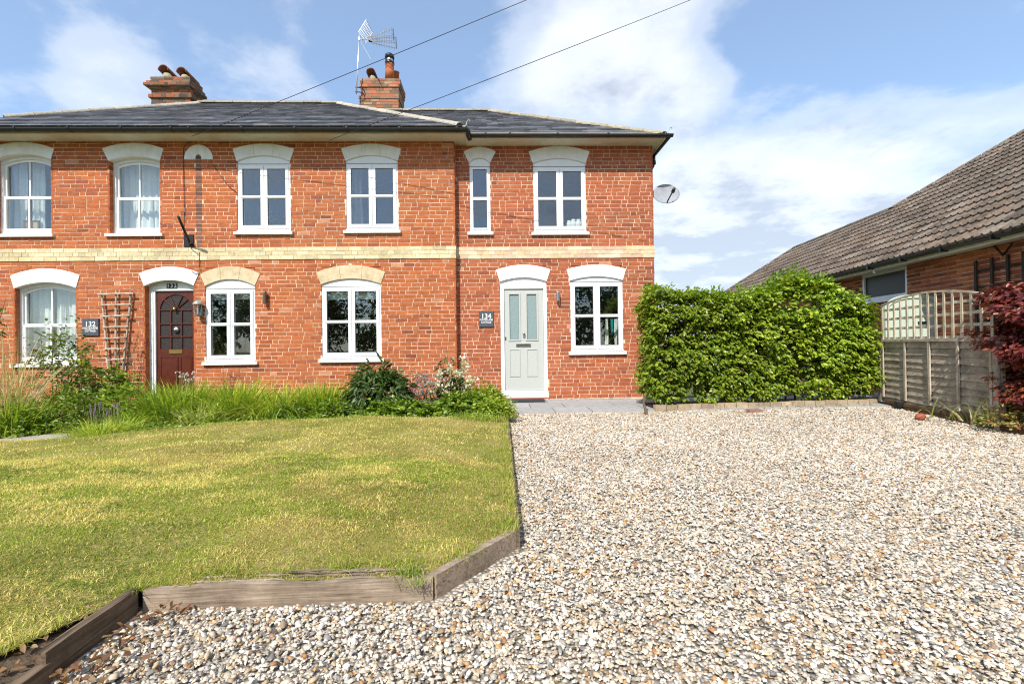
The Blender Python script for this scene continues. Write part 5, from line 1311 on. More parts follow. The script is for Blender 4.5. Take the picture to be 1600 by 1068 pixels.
cs = spray_cloud(np.stack([x, y, z], -1), np.tile((-1., -.2, .1), (n, 1)), (5, 9), .10, (.05, .08), BE, np.full(n, .9))
n = 420; z = rng.uniform(.3, 1.75, n); y = rng.uniform(7.9, 8.5, n); x = hx1+(fbm(y*3, z*3, 49, 3)-.5)*.25-rng.gamma(1.2, .05, n)
cr = spray_cloud(np.stack([x, y, z], -1), np.tile((1., -.3, .1), (n, 1)), (5, 9), .10, (.05, .08), BE, np.full(n, 1.0))
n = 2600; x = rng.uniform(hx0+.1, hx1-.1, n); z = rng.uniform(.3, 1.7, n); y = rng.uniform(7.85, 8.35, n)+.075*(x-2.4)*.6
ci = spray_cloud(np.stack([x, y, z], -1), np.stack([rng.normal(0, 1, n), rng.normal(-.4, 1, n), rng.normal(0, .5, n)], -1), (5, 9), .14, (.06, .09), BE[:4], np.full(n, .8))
# shoots standing above the clipped top and the low spray that hangs over the edging
n = 110; x = np.concatenate([rng.normal(5.35, .45, 70), rng.uniform(2.45, 6.4, 40)]); z = hedge_top(x)+rng.uniform(-.02, .12, n)*np.exp(-((x-5.35)/.9)**2)+.02; y = rng.uniform(7.75, 8.3, n)+.05*(x-2.4)
cu_ = spray_cloud(np.stack([x, y, z], -1), np.stack([rng.normal(0, .5, n), rng.normal(-.2, .4, n), np.ones(n)], -1), (6, 10), .12, (.05, .08), [(.17, .27, .03), (.22, .31, .04), (.13, .22, .025)], np.full(n, 1.1), down=.1)
p = atz(1185, 622, .12); n = 26; cc = np.stack([p[0]+rng.normal(0, .14, n), p[1]-.12+rng.normal(0, .05, n), rng.uniform(.08, .42, n)], -1)
cv = spray_cloud(cc, np.tile((0., -1., -.2), (n, 1)), (5, 9), .09, (.06, .09), [(.19, .29, .035), (.24, .33, .05)], np.full(n, 1.1))
n = 90; x = rng.uniform(hx0, hx1, n); z = rng.uniform(.15, 1.6, n); cd = spray_cloud(np.stack([x, hedge_front(x, z)+rng.uniform(0, .15, n), z], -1), np.tile((0., -1., -.2), (n, 1)), (2, 5), .08, (.04, .07), [(.22, .12, .05), (.28, .17, .08), (.17, .13, .04)], np.full(n, 1.0))
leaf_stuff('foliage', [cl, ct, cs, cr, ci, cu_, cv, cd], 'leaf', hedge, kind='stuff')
m = MB()
for xx in np.cumsum(rng.uniform(.2, .5, 11))+2.5:
    x0 = xx+random.uniform(-.05, .05); y0 = 8.02+.05*(xx-2.4)
    m.tube([(x0, y0, -.05), (x0+.02, y0, .4), (x0+random.uniform(-.1, .1), y0, 1.0), (x0+random.uniform(-.15, .15), y0, 1.7)], [.020, .016, .012, .006], 6)
    for k in range(9):
        zz = random.uniform(.25, 1.6); m.tube([(x0, y0, zz), (x0+random.uniform(-.25, .25), y0-random.uniform(.1, .33), zz+random.uniform(.02, .2))], [.008, .003], 4)
m.build('stems', 'bark', hedge)
t = atz(1012, 648, 0); m = MB().tube([(t[0], t[1]+.05, -.03), (t[0]-.01, t[1]+.07, .08), (t[0]-.02, t[1]+.14, .17), (t[0]+.08, t[1]+.3, .3)], [.03, .022, .018, .012], 7); m.build('stem', 'bark', hedge)
# edging stones below the hedge
edge = thing('stone_edging', (4.4, 7.6, 0), 'row of sandy stone blocks edging the gravel under the hedge', 'edging')
ax_, ay_ = 2.52, 7.50; bx_, by_ = 6.45, 7.80; L = math.hypot(bx_-ax_, by_-ay_); ux, uy = (bx_-ax_)/L, (by_-ay_)/L; s_ = 0
while s_ < L-.05:
    wd = random.choice([.19, .21, .23, .20]); wd = min(wd, L-s_); x0, y0 = ax_+ux*s_, ay_+uy*s_
    c = np.array(random.choice([(.40, .31, .20), (.36, .28, .18), (.43, .33, .22), (.33, .25, .17)]))*random.uniform(.85, 1.12); j = random.uniform(-.006, .006)
    m = MB(); zt = .098+random.uniform(-.006, .006); a = np.array((x0+ux*.004, y0+uy*.004+j, -.05)); u = np.array((ux, uy, 0))*(wd-.008); v_ = np.array((-uy, ux, 0))*.10
    m.hexa([a, a+u, a+u+v_, a+v_, a+(0, 0.004, .05+zt)+u*.02, a+u*.98+(0, .004, .05+zt), a+u*.98+v_+(0, -.004, .05+zt), a+v_+u*.02+(0, -.004, .05+zt)], c); m.build('edging_block', 'edging', edge); s_ += wd
np_mesh('hedge_bed', [(2.55, 7.56, .05), (6.5, 7.86, .05), (6.6, 8.5, .05), (2.55, 8.3, .05)], [(0, 1, 2, 3)], 'soil', kind='structure')
p = atz(1181, 645, 0.); m = MB().obox((p[0]-.10, p[1]-.02, -.02), (.21, .02, 0), (-.02, .10, 0), (0, .0, .075), (.30, .17, .12)); props(m.build('loose_brick', 'edging'), 'small dark brick lying on the gravel before the stone edging', 'brick')

# ================================================================== WOODEN FENCE
FA = np.array((6.60, 7.88)); fa = radians(13); FD = -np.array((sin(fa), cos(fa))); FN = np.array((-cos(fa), sin(fa)))   # along towards the camera; normal faces the drive
def fp(s, o, z): q = FA+FD*s+FN*o; return (q[0], q[1], z)
def fbox(mb, s0, s1, o0, o1, z0, z1, col=(1, 1, 1), dz=0.):
    return mb.hexa([fp(s0, o0, z0), fp(s1, o0, z0+dz), fp(s1, o1, z0+dz), fp(s0, o1, z0), fp(s0, o0, z1), fp(s1, o0, z1+dz), fp(s1, o1, z1+dz), fp(s0, o1, z1)], col)
fence = thing('fence', (*(FA+FD*.95), 0), 'weathered grey lapped wooden fence panel with an arched lattice on top', 'fence')
for s in (-.035, 2.43): fbox(MB(), s-.04, s+.035, -.05, .03, -.2, 1.09 if s < 1 else 1.14, (1.05, 1.03, 1.0)).build('post', 'grey_wood_z', fence)
for s0 in (.02,):
    fbox(MB(), s0, s0+2.36, -.03, .005, -.05, .15, (.62, .6, .56)).build('gravel_board', 'grey_wood_y', fence)
    zz = .15; k = 0
    while zz < 1.06:
        h = random.uniform(.105, .125); c = random.uniform(.75, 1.08); m = MB(); n = 8
        V = []
        for i in range(n+1):
            s = s0+.01+2.34*i/n; wv = .008*sin(i*1.3+k*2.1)+random.uniform(-.003, .003)
            V += [fp(s, -.012, zz-.012+wv), fp(s, -.022, zz-.012+wv), fp(s, -.022, zz+h), fp(s, -.026+.004, zz+h)]
            V[-4] = fp(s, .010, zz-.012+wv); V[-1] = fp(s, -.018, zz+h)
        Fc = []
        for i in range(n): a = i*4; b = a+4; Fc += [(a+q, a+(q+1) % 4, b+(q+1) % 4, b+q) for q in range(4)]
        Fc += [(0, 3, 2, 1), tuple(n*4+q for q in range(4))]
        np_mesh('board', V, Fc, 'grey_wood_y', fence, (c, c*.96, c*.9)); zz += h-.012; k += 1
    for s in (.0, .60, 1.17, 1.74, 2.30):
        fbox(MB(), s0+.02+s, s0+.06+s, .011, .032, .14, 1.08, (1.12, 1.1, 1.05)).build('batten', 'grey_wood_z', fence)
    fbox(MB(), s0-.02, s0+2.38, -.03, .035, 1.075, 1.115, (1.05, 1.03, 1.0)).build('top_rail', 'grey_wood_y', fence)
    tr = fbox(MB(), s0, s0+2.36, -.010, .010, 1.118, 1.15, (1.2, 1.18, 1.08)).build('trellis_panel', 'grey_wood_y', fence)
    topz = lambda s: 1.80-.13*((s-1.05)/1.15)**2
    for i in range(15):
        s = .015+i*.166; fbox(MB(), s0+s, s0+s+.040, .011, .021, 1.118, topz(s+.02)-.005, (1.35, 1.33, 1.2)).build('lath', 'grey_wood_z', tr)
    for zz in (1.29, 1.45, 1.605): fbox(MB(), s0, s0+2.36, -.002, .010, zz-.02, zz+.02, (1.35, 1.33, 1.2)).build('lath', 'grey_wood_y', tr)
    m = MB(); n = 14
    for i in range(n):
        a, b = 2.36*i/n, 2.36*(i+1)/n; m.hexa([fp(s0+a, -.01, topz(a)-.012), fp(s0+b, -.01, topz(b)-.012), fp(s0+b, .022, topz(b)-.012), fp(s0+a, .022, topz(a)-.012), fp(s0+a, -.01, topz(a)+.014), fp(s0+b, -.01, topz(b)+.014), fp(s0+b, .022, topz(b)+.014), fp(s0+a, .022, topz(a)+.014)], (1.35, 1.33, 1.2))
    m.build('arched_rail', 'grey_wood_y', tr)
# kerb boards in front of the fence
KA, KB = np.array((6.52, 7.74)), np.array((5.80, 4.4)); kd = (KB-KA)/np.linalg.norm(KB-KA); kn = np.array((-kd[1], kd[0]))
for k, (s0, s1, lab) in enumerate(((0, 1.30, 'weathered kerb board at the foot of the fence, nearest the hedge'), (1.31, 2.55, 'weathered kerb board in front of the red shrub, nearest the fence'), (2.56, 3.4, 'weathered kerb board under the red shrub, nearest the picture edge'))):
    a, b = KA+kd*s0, KA+kd*s1; m = MB(); th = .045
    o = np.array((*a, -.05)); m.obox(o, (*(b-a), 0), (*(kn*th), 0), (0, 0, .155+.01*k), (1.1, 1.0, .85)); props(m.build('kerb_board', 'brown_wood_y'), lab, 'kerb board', 'boards edging the gravel by the fence')
q = KA+kd*.42; m = MB().lathe((q[0]-.02, q[1], .0), [(.06, 0), (.075, .12), (.08, .125), (.065, .125), (.06, .04)], 14, (.05, .05, .05)); props(m.build('plant_pot', 'plain', smooth=True), 'small black pot standing by the kerb board at the hedge end of the fence', 'pot')
p = atz(1438, 652, .03); m = MB().lathe((p[0], p[1], -.005), [(.02, 0), (.05, .015), (.06, .045), (.05, .075), (.03, .09), (.005, .094)], 12); m.v = [(p[0]+(x-p[0])*1.1, y, z+.006*sin(x*40)) for x, y, z in m.v]
props(m.build('terracotta_lump', 'red_ball', smooth=True), 'rounded reddish lump lying on the gravel beside the kerb', 'stone')
bedr = np_mesh('side_bed', [(6.5, 7.75, .06), (5.7, 4.0, .06), (9.4, 4.0, .04), (9.6, 8.6, .04), (6.7, 8.6, .04)], [(0, 1, 2, 3, 4)], 'soil', kind='structure')
x = rng.uniform(0, 2.2, 1200); o = rng.uniform(.05, .17, 1200); P2 = KA[None]+kd[None]*x[:, None]+kn[None]*o[:, None]
V, Fx, C = stones(np.stack([P2[:, 0], P2[:, 1], np.full(1200, .072)], -1), rng.uniform(.015, .035, 1200), OCT, OCTF); np_mesh('kerb_pebbles', V, Fx, 'gravel', None, C, kind='stuff', label='pale pebbles between kerb board and fence', cat='gravel')

# ================================================================== BUNGALOW
ba = radians(7.13); BD = np.array((sin(ba), cos(ba), 0)); BN = np.array((cos(ba), -sin(ba), 0)); BE0 = np.array((7.198, 6.185, 2.60)); UPZ = np.array((0, 0, 1.))
bung = thing('bungalow', (9.5, 11, 0), 'red brick bungalow with a lichen covered tiled roof behind the fence', 'bungalow')
WO = BE0+BN*.40; WO = np.array((WO[0], WO[1], 0))
def bp(al, z, out=0.): return WO+BD*al+UPZ*z-BN*out
wx0, wx1, wz0, wz1 = 2.74, 4.08, 1.965, 2.53
m = MB()
def bq(al0, al1, z0, z1, out): m.add([bp(al1, z0, out), bp(al0, z0, out), bp(al0, z1, out), bp(al1, z1, out)], [(0, 1, 2, 3)])
bq(-4, wx0, -.1, 2.62, -.008); bq(wx1, 13.9, -.1, 2.62, -.008); bq(wx0, wx1, -.1, wz0, -.008); bq(wx0, wx1, wz1, 2.62, -.008)
for e_ in (-4, 13.9): m.add([bp(e_, -.1, -.008), bp(e_, -.1, -9), bp(e_, 2.62, -9), bp(e_, 2.62, -.008)], [(0, 1, 2, 3)])
m.add([bp(-4, -.1, -9), bp(13.9, -.1, -9), bp(13.9, 2.62, -9), bp(-4, 2.62, -9)], [(0, 1, 2, 3)])
m.build('wall', 'mortar', bung)
BPAL = [(.42, .135, .062), (.36, .11, .055), (.46, .155, .07), (.31, .095, .055), (.50, .175, .08), (.22, .085, .06)]
its = []
for k in range(0, 35):
    za = k*.0762; al = -1.2-(k % 2)*.112
    while al < 8.5:
        a, b = al, al+.214; al += .2255
        segs = [(a, b)]
        if za+.07 > wz0 and za < wz1: segs = [(p_, q_) for p_, q_ in ((a, min(b, wx0)), (max(a, wx1), b)) if q_-p_ > .03]
        for p_, q_ in segs:
            V, Fc, c = brick_item(p_, q_, za+.005, za+.066, 0, brick_col(BPAL, .12, .0)); its.append(([bp(x, z, -y) for x, y, z in V], [f[::-1] for f in Fc], c))
pieces('brick', 'brickwork', its, 'brick', bung)
# window
m = MB()
def bbox(mb, a0, a1, o0, o1, z0, z1, col=(1, 1, 1)): return mb.hexa([bp(a1, z0, o1), bp(a0, z0, o1), bp(a0, z0, o0), bp(a1, z0, o0), bp(a1, z1, o1), bp(a0, z1, o1), bp(a0, z1, o0), bp(a1, z1, o0)], col)
bbox(m, wx0, wx0+.06, -.09, -.01, wz0, wz1); bbox(m, wx1-.06, wx1, -.09, -.01, wz0, wz1); bbox(m, wx0+.06, wx1-.06, -.09, -.011, wz0, wz0+.06); bbox(m, wx0+.06, wx1-.06, -.09, -.011, wz1-.05, wz1)
wn = m.build('window', 'upvc', bung); bbox(MB(), wx0+.05, wx1-.05, -.055, -.045, wz0+.05, wz1-.04).build('pane', 'obscure', wn); bbox(MB(), wx0-.04, wx1+.04, -.05, .05, wz0-.07, wz0-.002).build('sill', 'upvc', wn)
bbox(MB(), wx0-.3, wx1+.3, -.9, -.85, wz0-.3, wz1+.3, (.09, .075, .065)).build('interior_wall', 'plain', bung)
# eaves
bbox(MB(), -4.2, 14.25, -.02, .37, 2.545, 2.56).build('soffit', 'upvc', bung); bbox(MB(), -4.2, 14.25, .371, .395, 2.50, 2.66).build('fascia', 'cream_trim', bung)
m = MB(); n = 8; P = []
for al in (-4.2, 14.3):
    for k in range(n): an = pi+pi*k/(n-1); P.append(bp(al, 2.60+.055*sin(an), .455+.055*cos(an)))
P += [p_+(0, 0, .004) for p_ in P]
gt = np_mesh('gutter', P, [(k, n+k, n+k+1, k+1) for k in range(n-1)]+[(2*n+k, 2*n+k+1, 3*n+k+1, 3*n+k) for k in range(n-1)]+[(0, 2*n, 3*n, n), (n-1, 2*n-1, 4*n-1, 3*n-1)], 'black_plastic', bung)
for al in (.35, 1.25, 2.15, 3.05): bbox(MB(), al, al+.035, .39, .52, 2.535, 2.605).build('gutter_bracket', 'black_plastic', gt)
m = MB().tube([bp(3.05, 2.50, .40), bp(3.0, 2.44, .41)], .02, 8); m.build('overflow_pipe', 'upvc', bung, label='short white overflow pipe under the gutter')
# V shaped iron bracket under the eaves
MB().tube([bp(.60, 2.52, .02), bp(.74, 2.36, .03), bp(.89, 2.54, .02)], .014, 6).build('iron_bracket', 'black_plate', bung)
# roof
cp_, sp_ = cos(radians(35)), sin(radians(35)); RU_ = BN*cp_+UPZ*sp_; RN = np.cross(BD, RU_); RN = RN if RN[2] > 0 else -RN
RO = BE0-BN*.06+UPZ*.02
poly = [(-4.3, -.06), (14.3, -.06), (12.4, 3.76), (6.95, 3.74), (4.2, 7.2), (-4.3, 7.2)]
outline3 = [RO+BD*a+RU_*b-RN*.03 for a, b in poly]
m = MB(); m.add(outline3, [tuple(range(6))])
back = [RO+BD*a+BN*(2*b*cp_ if False else 8.0)+UPZ*0 for a, b in ((14.3, 0), (-4.3, 0))]
m.add([outline3[1], outline3[2], RO+BD*14.3+BN*7.0], [(0, 1, 2)]); m.add([outline3[2], outline3[3], RO+BD*9+BN*7+UPZ*.0, RO+BD*14.3+BN*7.0], [(0, 1, 2, 3)])
m.add([outline3[3], outline3[4], RO+BD*7+BN*12, RO+BD*9+BN*7], [(0, 1, 2, 3)]); m.add([outline3[4], outline3[5], RO-BD*4.3+BN*12, RO+BD*7+BN*12], [(0, 1, 2, 3)])
broof = m.build('roof', 'tile', bung)
broof.data.attributes['col'].data.foreach_set('color', np.tile([.08, .065, .05, 1], len(broof.data.vertices)).astype(np.float32))
TP = [(.15, .118, .092), (.12, .094, .074), (.18, .145, .115), (.10, .078, .062), (.155, .11, .08)]
ga_, tw_ = .335, .30; its = []; prof = [(0, .0), (.05, .026), (.12, .030), (.19, .006), (.42, .0), (.50, .004), (.55, .028), (.62, .030), (.69, .006), (1.0, .0)]
# x left/right limits of the slope at height b
def lim(b):
    hi = 14.3-(14.3-12.4)*b/3.76
    lo = -4.3
    if b > 3.72: 
        hi = min(hi, 6.95-(6.95-4.2)*(b-3.72)/(7.2-3.72))
    return lo, hi
b = -.05; k = 0
while b < 7.1:
    lo, hi = lim(b+.1); a = -1.2-(k % 2)*0
    while a < hi:
        w1 = min(tw_, hi-a)
        if w1 > .06:
            V = []; j = random.uniform(-.004, .004); jl = random.uniform(-.008, .008)
            for (vv, lf) in ((b+jl, .044+j), (min(b+ga_*1.08, 3.76) if a > 6.9 else b+ga_*1.08, .004)):
                for (u_, h_) in prof:
                    u_ = min(u_, w1/tw_); V.append(RO+BD*(a+u_*tw_*.985)+RU_*vv+RN*(lf+h_))
            np_ = len(prof)
            for (u_, h_) in prof: u_ = min(u_, w1/tw_); V.append(RO+BD*(a+u_*tw_*.985)+RU_*(b+jl)+RN*(-.004+h_+j))
            Fc = [(i, np_+i, np_+i+1, i+1) for i in range(np_-1)]+[(i, i+1, 2*np_+i+1, 2*np_+i) for i in range(np_-1)]
            its.append((V, Fc, tuple(np.array(random.choice(TP))*random.uniform(.78, 1.2))))
        a += tw_
    b += ga_; k += 1
pieces('roof_tile', 'roof_tiles', its, 'tile', broof)
def brow(A_, B_):
    A_, B_ = np.array(A_), np.array(B_); L = np.linalg.norm(B_-A_); n = max(1, int(L/.33)); d = (B_-A_)/L; s = np.cross(d, UPZ); s /= np.linalg.norm(s); u = np.cross(s, d)
    for i in range(n):
        V = []
        for f_ in (i/n+.003, (i+1)/n-.003):
            for k in range(6): an = pi*k/5; V.append(A_+d*L*f_+s*.12*cos(an)+u*(.085*sin(an)-.02+random.uniform(-.004, .004)))
        c = tuple(np.array(random.choice(TP))*random.uniform(.8, 1.25)); np_mesh('ridge_tile', V+[v-u*.02 for v in V], [(k, k+1, k+7, k+6) for k in range(5)]+[(12+k, 18+k, 19+k, 13+k) for k in range(5)]+[(0, 6, 18, 12), (5, 17, 23, 11)]+[(k, 12+k, 13+k, k+1) for k in range(5)]+[(6+k, 7+k, 19+k, 18+k) for k in range(5)], 'tile', broof, c)
ro = lambda a, b_: RO+BD*a+RU_*b_+RN*.005
brow(ro(14.25, .05), ro(12.4, 3.76)); brow(ro(12.4, 3.74), ro(6.95, 3.72)); brow(ro(6.95, 3.74), ro(4.25, 7.1))
# dark garden trellis on the bungalow wall
t = thing('wall_trellis', bp(.6, 2.0, .03), 'dark brown square trellis fixed to the bungalow wall above the red shrub', 'trellis')
for al in (1.20, .92, .66, .42, .16, -.1): bbox(MB(), al-.02, al+.02, .022, .045, .9, 2.36).build('upright', 'dark_wood', t)
for zz in (2.19, 1.93, 1.66, 1.4): bbox(MB(), -.2, 1.24, .002, .022, zz-.02, zz+.02).build('cross_bar', 'dark_wood', t)
# mint green arched gate behind the lattice
GY = 8.12
t = thing('garden_gate', (7.2, GY, 0), 'pale mint green arched gate standing behind the fence lattice', 'gate')
gl, gr_ = at(1389, 520, GY)[0], at(1477, 520, GY)[0]; gm, gh = (gl+gr_)/2, (gr_-gl)/2+.01; gz1, gz0 = z_gate = at(1438, 459, GY)[2], at(1388, 479, GY)[2]
gt_ = lambda x: gz0+(gz1-gz0)*(1-((x-gm)/gh)**2)**.5 if abs(x-gm) < gh else gz0
nb = 8; wd = (gr_-gl)/nb
for i in range(nb):
    x0, x1 = gl+i*wd+.003, gl+(i+1)*wd-.003; xs = np.linspace(x0, x1, 4); MB().strip([(x, gt_(x)-.04) for x in xs], [(x, .08) for x in xs], GY+.03, GY+.05).build('board', 'mint_paint', t)
xs = np.linspace(gl, gr_, 24); MB().strip([(x, gt_(x)) for x in xs], [(x, gt_(x)-.07) for x in xs], GY+.01, GY+.065).build('arched_rail', 'mint_paint', t)
for x in (gl-.05, gr_+.0): MB().box(x, x+.05, GY+.01, GY+.07, .0, gz0+.02).build('stile', 'mint_paint', t)
q = at(1443, 503.5, GY); MB().box(q[0]-.08, q[0]+.10, GY+.004, GY+.029, q[2]-.018, q[2]+.018).build('latch', 'black_plate', t)
a_, b_ = at(1486, 520, GY), at(1497, 478, GY); m = MB().box(a_[0], b_[0], GY, GY+.10, 0, b_[2], (.17, .20, .18)); props(m.build('gate_post', 'plain'), 'dark grey green post right of the mint gate', 'post')
# ================================================================== PLANTS
def bed_z(x, y): return .075-.06*min(1, max(0, (-x-3.2)/2.6))
def base_at(px, Y):                        # foot of a plant that shows at pixel column px, at depth Y
    d = ray(px, 600); k = Y/d[1]; x = d[0]*k; return np.array((x, Y, bed_z(x, Y)))
def z_at(px, py, Y): return at(px, py, Y)[2]
def clump(px0, px1, py_top, Y, nb, pal, label, wd=.011, lean=(.25, 1.1), depth=.28, curl=.55, name='grass_clump', cat='grass clump', group=None, n=4, lo=.55):
    a, b = base_at(px0, Y), base_at(px1, Y); cx = (a[0]+b[0])/2; hw = (b[0]-a[0])/2; h = z_at((px0+px1)/2, py_top, Y)-a[2]
    t = thing(name, (cx, Y, a[2]), label, cat, group)
    x = cx+rng.normal(0, .38, nb)*hw; y = Y+rng.normal(0, .4, nb)*depth; az = np.arctan2((y-Y)/depth+rng.normal(0, .5, nb), (x-cx)/hw+rng.normal(0, .5, nb))
    nb = int(nb*1.25); x = cx+rng.normal(0, .40, nb)*hw; y = Y+rng.normal(0, .4, nb)*depth; az = np.arctan2((y-Y)/depth+rng.normal(0, .5, nb), (x-cx)/hw+rng.normal(0, .5, nb)); hh = h*rng.uniform(lo-.1, 1.12, nb)*1.1; col = pick(pal, nb, .85, 1.45)
    leaf_stuff('blades', [blades(x, y, np.full(nb, a[2]-.02), hh, rng.uniform(*lean, nb), np.full(nb, wd*1.7)*rng.uniform(.6, 1.3, nb), col, curl, az, n)], 'blade', t, kind='stuff'); return t
def bush(px0, px1, py_top, Y, nspray, pal, label, Lr=(.05, .08), depth=.3, name='leafy_plant', cat='plant', group=None, stems=7, lo=0., down=.3, up=.7, wf=.34, spread=.09, fill=.9, leafname='foliage', nl=(4, 9), zb=None, ragged=.2, mat='leaf'):
    a, b = base_at(px0, Y), base_at(px1, Y); cx = (a[0]+b[0])/2; hw = (b[0]-a[0])/2; z0 = a[2]+lo if zb is None else zb; h = z_at((px0+px1)/2, py_top, Y)-z0
    t = thing(name, (cx, Y, a[2]), label, cat, group); n = nspray
    th = rng.uniform(0, 2*pi, n); u = rng.uniform(-.15, 1, n); r = np.sqrt(np.clip(1-u*u, 0, 1)); k = rng.uniform(.45, 1, n)**.5*(1+rng.normal(0, ragged*.5, n))
    nz = .75+.5*fbm(np.cos(th)*2+cx*3, u*2+Y*2, int(px0) % 97, 2)
    O = np.stack([r*np.cos(th), r*np.sin(th), np.abs(u)], -1)
    C0 = np.stack([cx+O[:, 0]*hw*k*fill*nz, Y+O[:, 1]*depth*k*nz, z0+O[:, 2]*h*k*np.clip(nz, .6, 1.05)*fill+.03], -1)
    leaf_stuff(leafname, [spray_cloud(C0, O+(0, -.15, .1), nl, spread, Lr, pal, rng.uniform(.85, 1.15, n), down=down, up=up, wfac=wf)], mat, t, kind='stuff')
    if stems:
        m = MB()
        for q in range(stems):
            e = C0[rng.integers(n)]; f_ = np.array((cx+rng.normal(0, .2)*hw, Y+rng.normal(0, .2)*depth, a[2]-.02)); mid = (f_+e)/2+np.array((rng.normal(0, .04), 0, .06)); m.tube([f_, mid, e], [.010, .008, .004], 5)
        m.build('stems', 'bark', t)
    return t
def shoots(t, pts, r=.006, pal=None, nleaf=8, L=(.03, .06), col=(.6, .8, .4), mat='bark'):
    """thin stems through pixel-measured points with a few leaves each"""
    m = MB(); Ps, Os = [], []
    for path in pts:
        P = [np.array(p) for p in path]; m.tube(P, [r*(1-.7*i/(len(P)-1)) for i in range(len(P))], 5)
        for k in range(nleaf):
            i = rng.integers(0, len(P)-1); f_ = rng.uniform(0, 1); Ps.append(P[i]+(P[i+1]-P[i])*f_); Os.append((rng.normal(0, 1), rng.normal(-.4, .6), rng.normal(.2, .4)))
    m.build('stems', mat, t)
    if nleaf: leaf_stuff('leaves', [spray_cloud(np.array(Ps), np.array(Os), (2, 4), .05, L, pal, np.ones(len(Ps)))], 'leaf', t, kind='stuff')
LG = [(.18, .28, .020), (.24, .34, .028), (.13, .21, .018), (.30, .38, .04)]      # fresh green
YG = [(.33, .38, .035), (.42, .43, .055), (.25, .32, .028), (.48, .44, .10)]        # yellow green
DG = [(.06, .105, .028), (.08, .13, .032), (.045, .08, .022), (.10, .15, .045)]  # dark green
MG = [(.11, .18, .022), (.15, .23, .028), (.075, .13, .016)]
RG = [(.09, .13, .03), (.13, .17, .04), (.16, .12, .04), (.07, .10, .025)]       # rose
STR = [(.48, .38, .20), (.56, .46, .26), (.38, .29, .14), (.30, .27, .09)]
GR = 'grassy clumps along the front of the house'
# left end
clump(-45, 50, 515, 6.35, 230, STR, 'tall dry straw coloured grass at the left edge of the flower bed', wd=.007, lean=(.1, .75), depth=.3, name='dry_grass', cat='dry grass', n=4)
t = thing('rose_shoot', base_at(-6, 6.9), 'leafy green rose shoots at the far left beside the lower sash window', 'rose')
shoots(t, [[base_at(-8, 6.9), at(-10, 560, 6.9), at(0, 500, 6.9), at(10, 462, 6.9)], [base_at(-8, 6.9), at(-4, 530, 6.85), at(14, 500, 6.85)], [base_at(-8, 6.9), at(-14, 520, 6.9), at(-4, 470, 6.9)]], pal=RG+MG, nleaf=15, L=(.04, .07))
t = bush(44, 150, 508, 7.3, 360, RG+MG+LG[:1], 'rose bush with dark stems in front of the lower sash window', (.045, .075), .45, 'rose_bush', 'rose', lo=.22, stems=22, ragged=.4, spread=.12, nl=(3, 7))
shoots(t, [[at(88, 590, 7.2), at(92, 550, 7.2), at(97, 505, 7.2)], [at(70, 580, 7.2), at(66, 545, 7.2), at(62, 515, 7.2)], [at(110, 580, 7.2), at(124, 560, 7.2), at(133, 542, 7.2)], [at(78, 585, 7.2), at(84, 540, 7.2), at(80, 520, 7.2)]], pal=RG+LG, nleaf=11, L=(.045, .07))
bush(118, 200, 568, 8.2, 200, MG+LG, 'climbing rose growing at the foot of the rustic trellis', (.05, .09), .4, 'climbing_rose', 'rose', lo=.30, stems=12, ragged=.3)
t = thing('twiggy_rose', base_at(190, 8.75), 'bare thorny rose twigs spreading over the brick right of the rustic trellis', 'rose')
tw = []
for q in range(16):
    x0 = rng.uniform(176, 214); x1 = x0+rng.normal(4, 14); tw.append([at(x0, 635, 8.85), at(x0+rng.normal(0, 4), 585, 8.88), at(np.clip(x1, 170, 224), rng.uniform(500, 560), 9.0)])
shoots(t, tw, .005, [(.16, .10, .06), (.10, .09, .04)], 4, (.025, .04))
bush(-10, 75, 628, 6.15, 230, MG+LG, 'low leafy weeds at the left end beside the path', (.03, .06), .3, 'weeds', 'weeds', stems=0, wf=.3)
clump(-10, 60, 610, 6.2, 340, LG+YG[:2], 'bright green grass among the weeds at the left end', wd=.008, group=GR)
bush(56, 150, 608, 6.45, 380, LG+MG, 'dense green leafy weeds right of the dry grass', (.03, .055), .35, 'weeds', 'weeds', stems=0, wf=.28)
clump(116, 212, 645, 5.95, 460, LG+YG, 'grass clump overhanging the end of the concrete path', wd=.008, lean=(.4, 1.6), depth=.3, group=GR)
bush(150, 236, 598, 7.2, 300, LG, 'bright green leafy plant left of the dark red door', (.04, .07), .35, stems=0)
clump(150, 238, 628, 6.7, 360, LG+YG[:1], 'soft green grass in front of the door jamb', wd=.008, lean=(.4, 1.5), depth=.3, group=GR)
t = thing('lavender_seedheads', base_at(160, 6.4), 'dull purple seed heads above the grass by the path', 'flowers')
m = MB(); 
for q in range(34):
    f_ = base_at(rng.uniform(138, 186), 6.3+rng.uniform(-.15, .15)); e = f_+np.array((rng.normal(0, .05), 0, rng.uniform(.22, .36))); m.tube([f_, e], .0025, 3, (.2, .2, .1)); m.tube([e, e+(0, 0, .05)], [.009, .004], 5, (.17, .12, .15))
m.build('flower_stalks', 'plain', t)
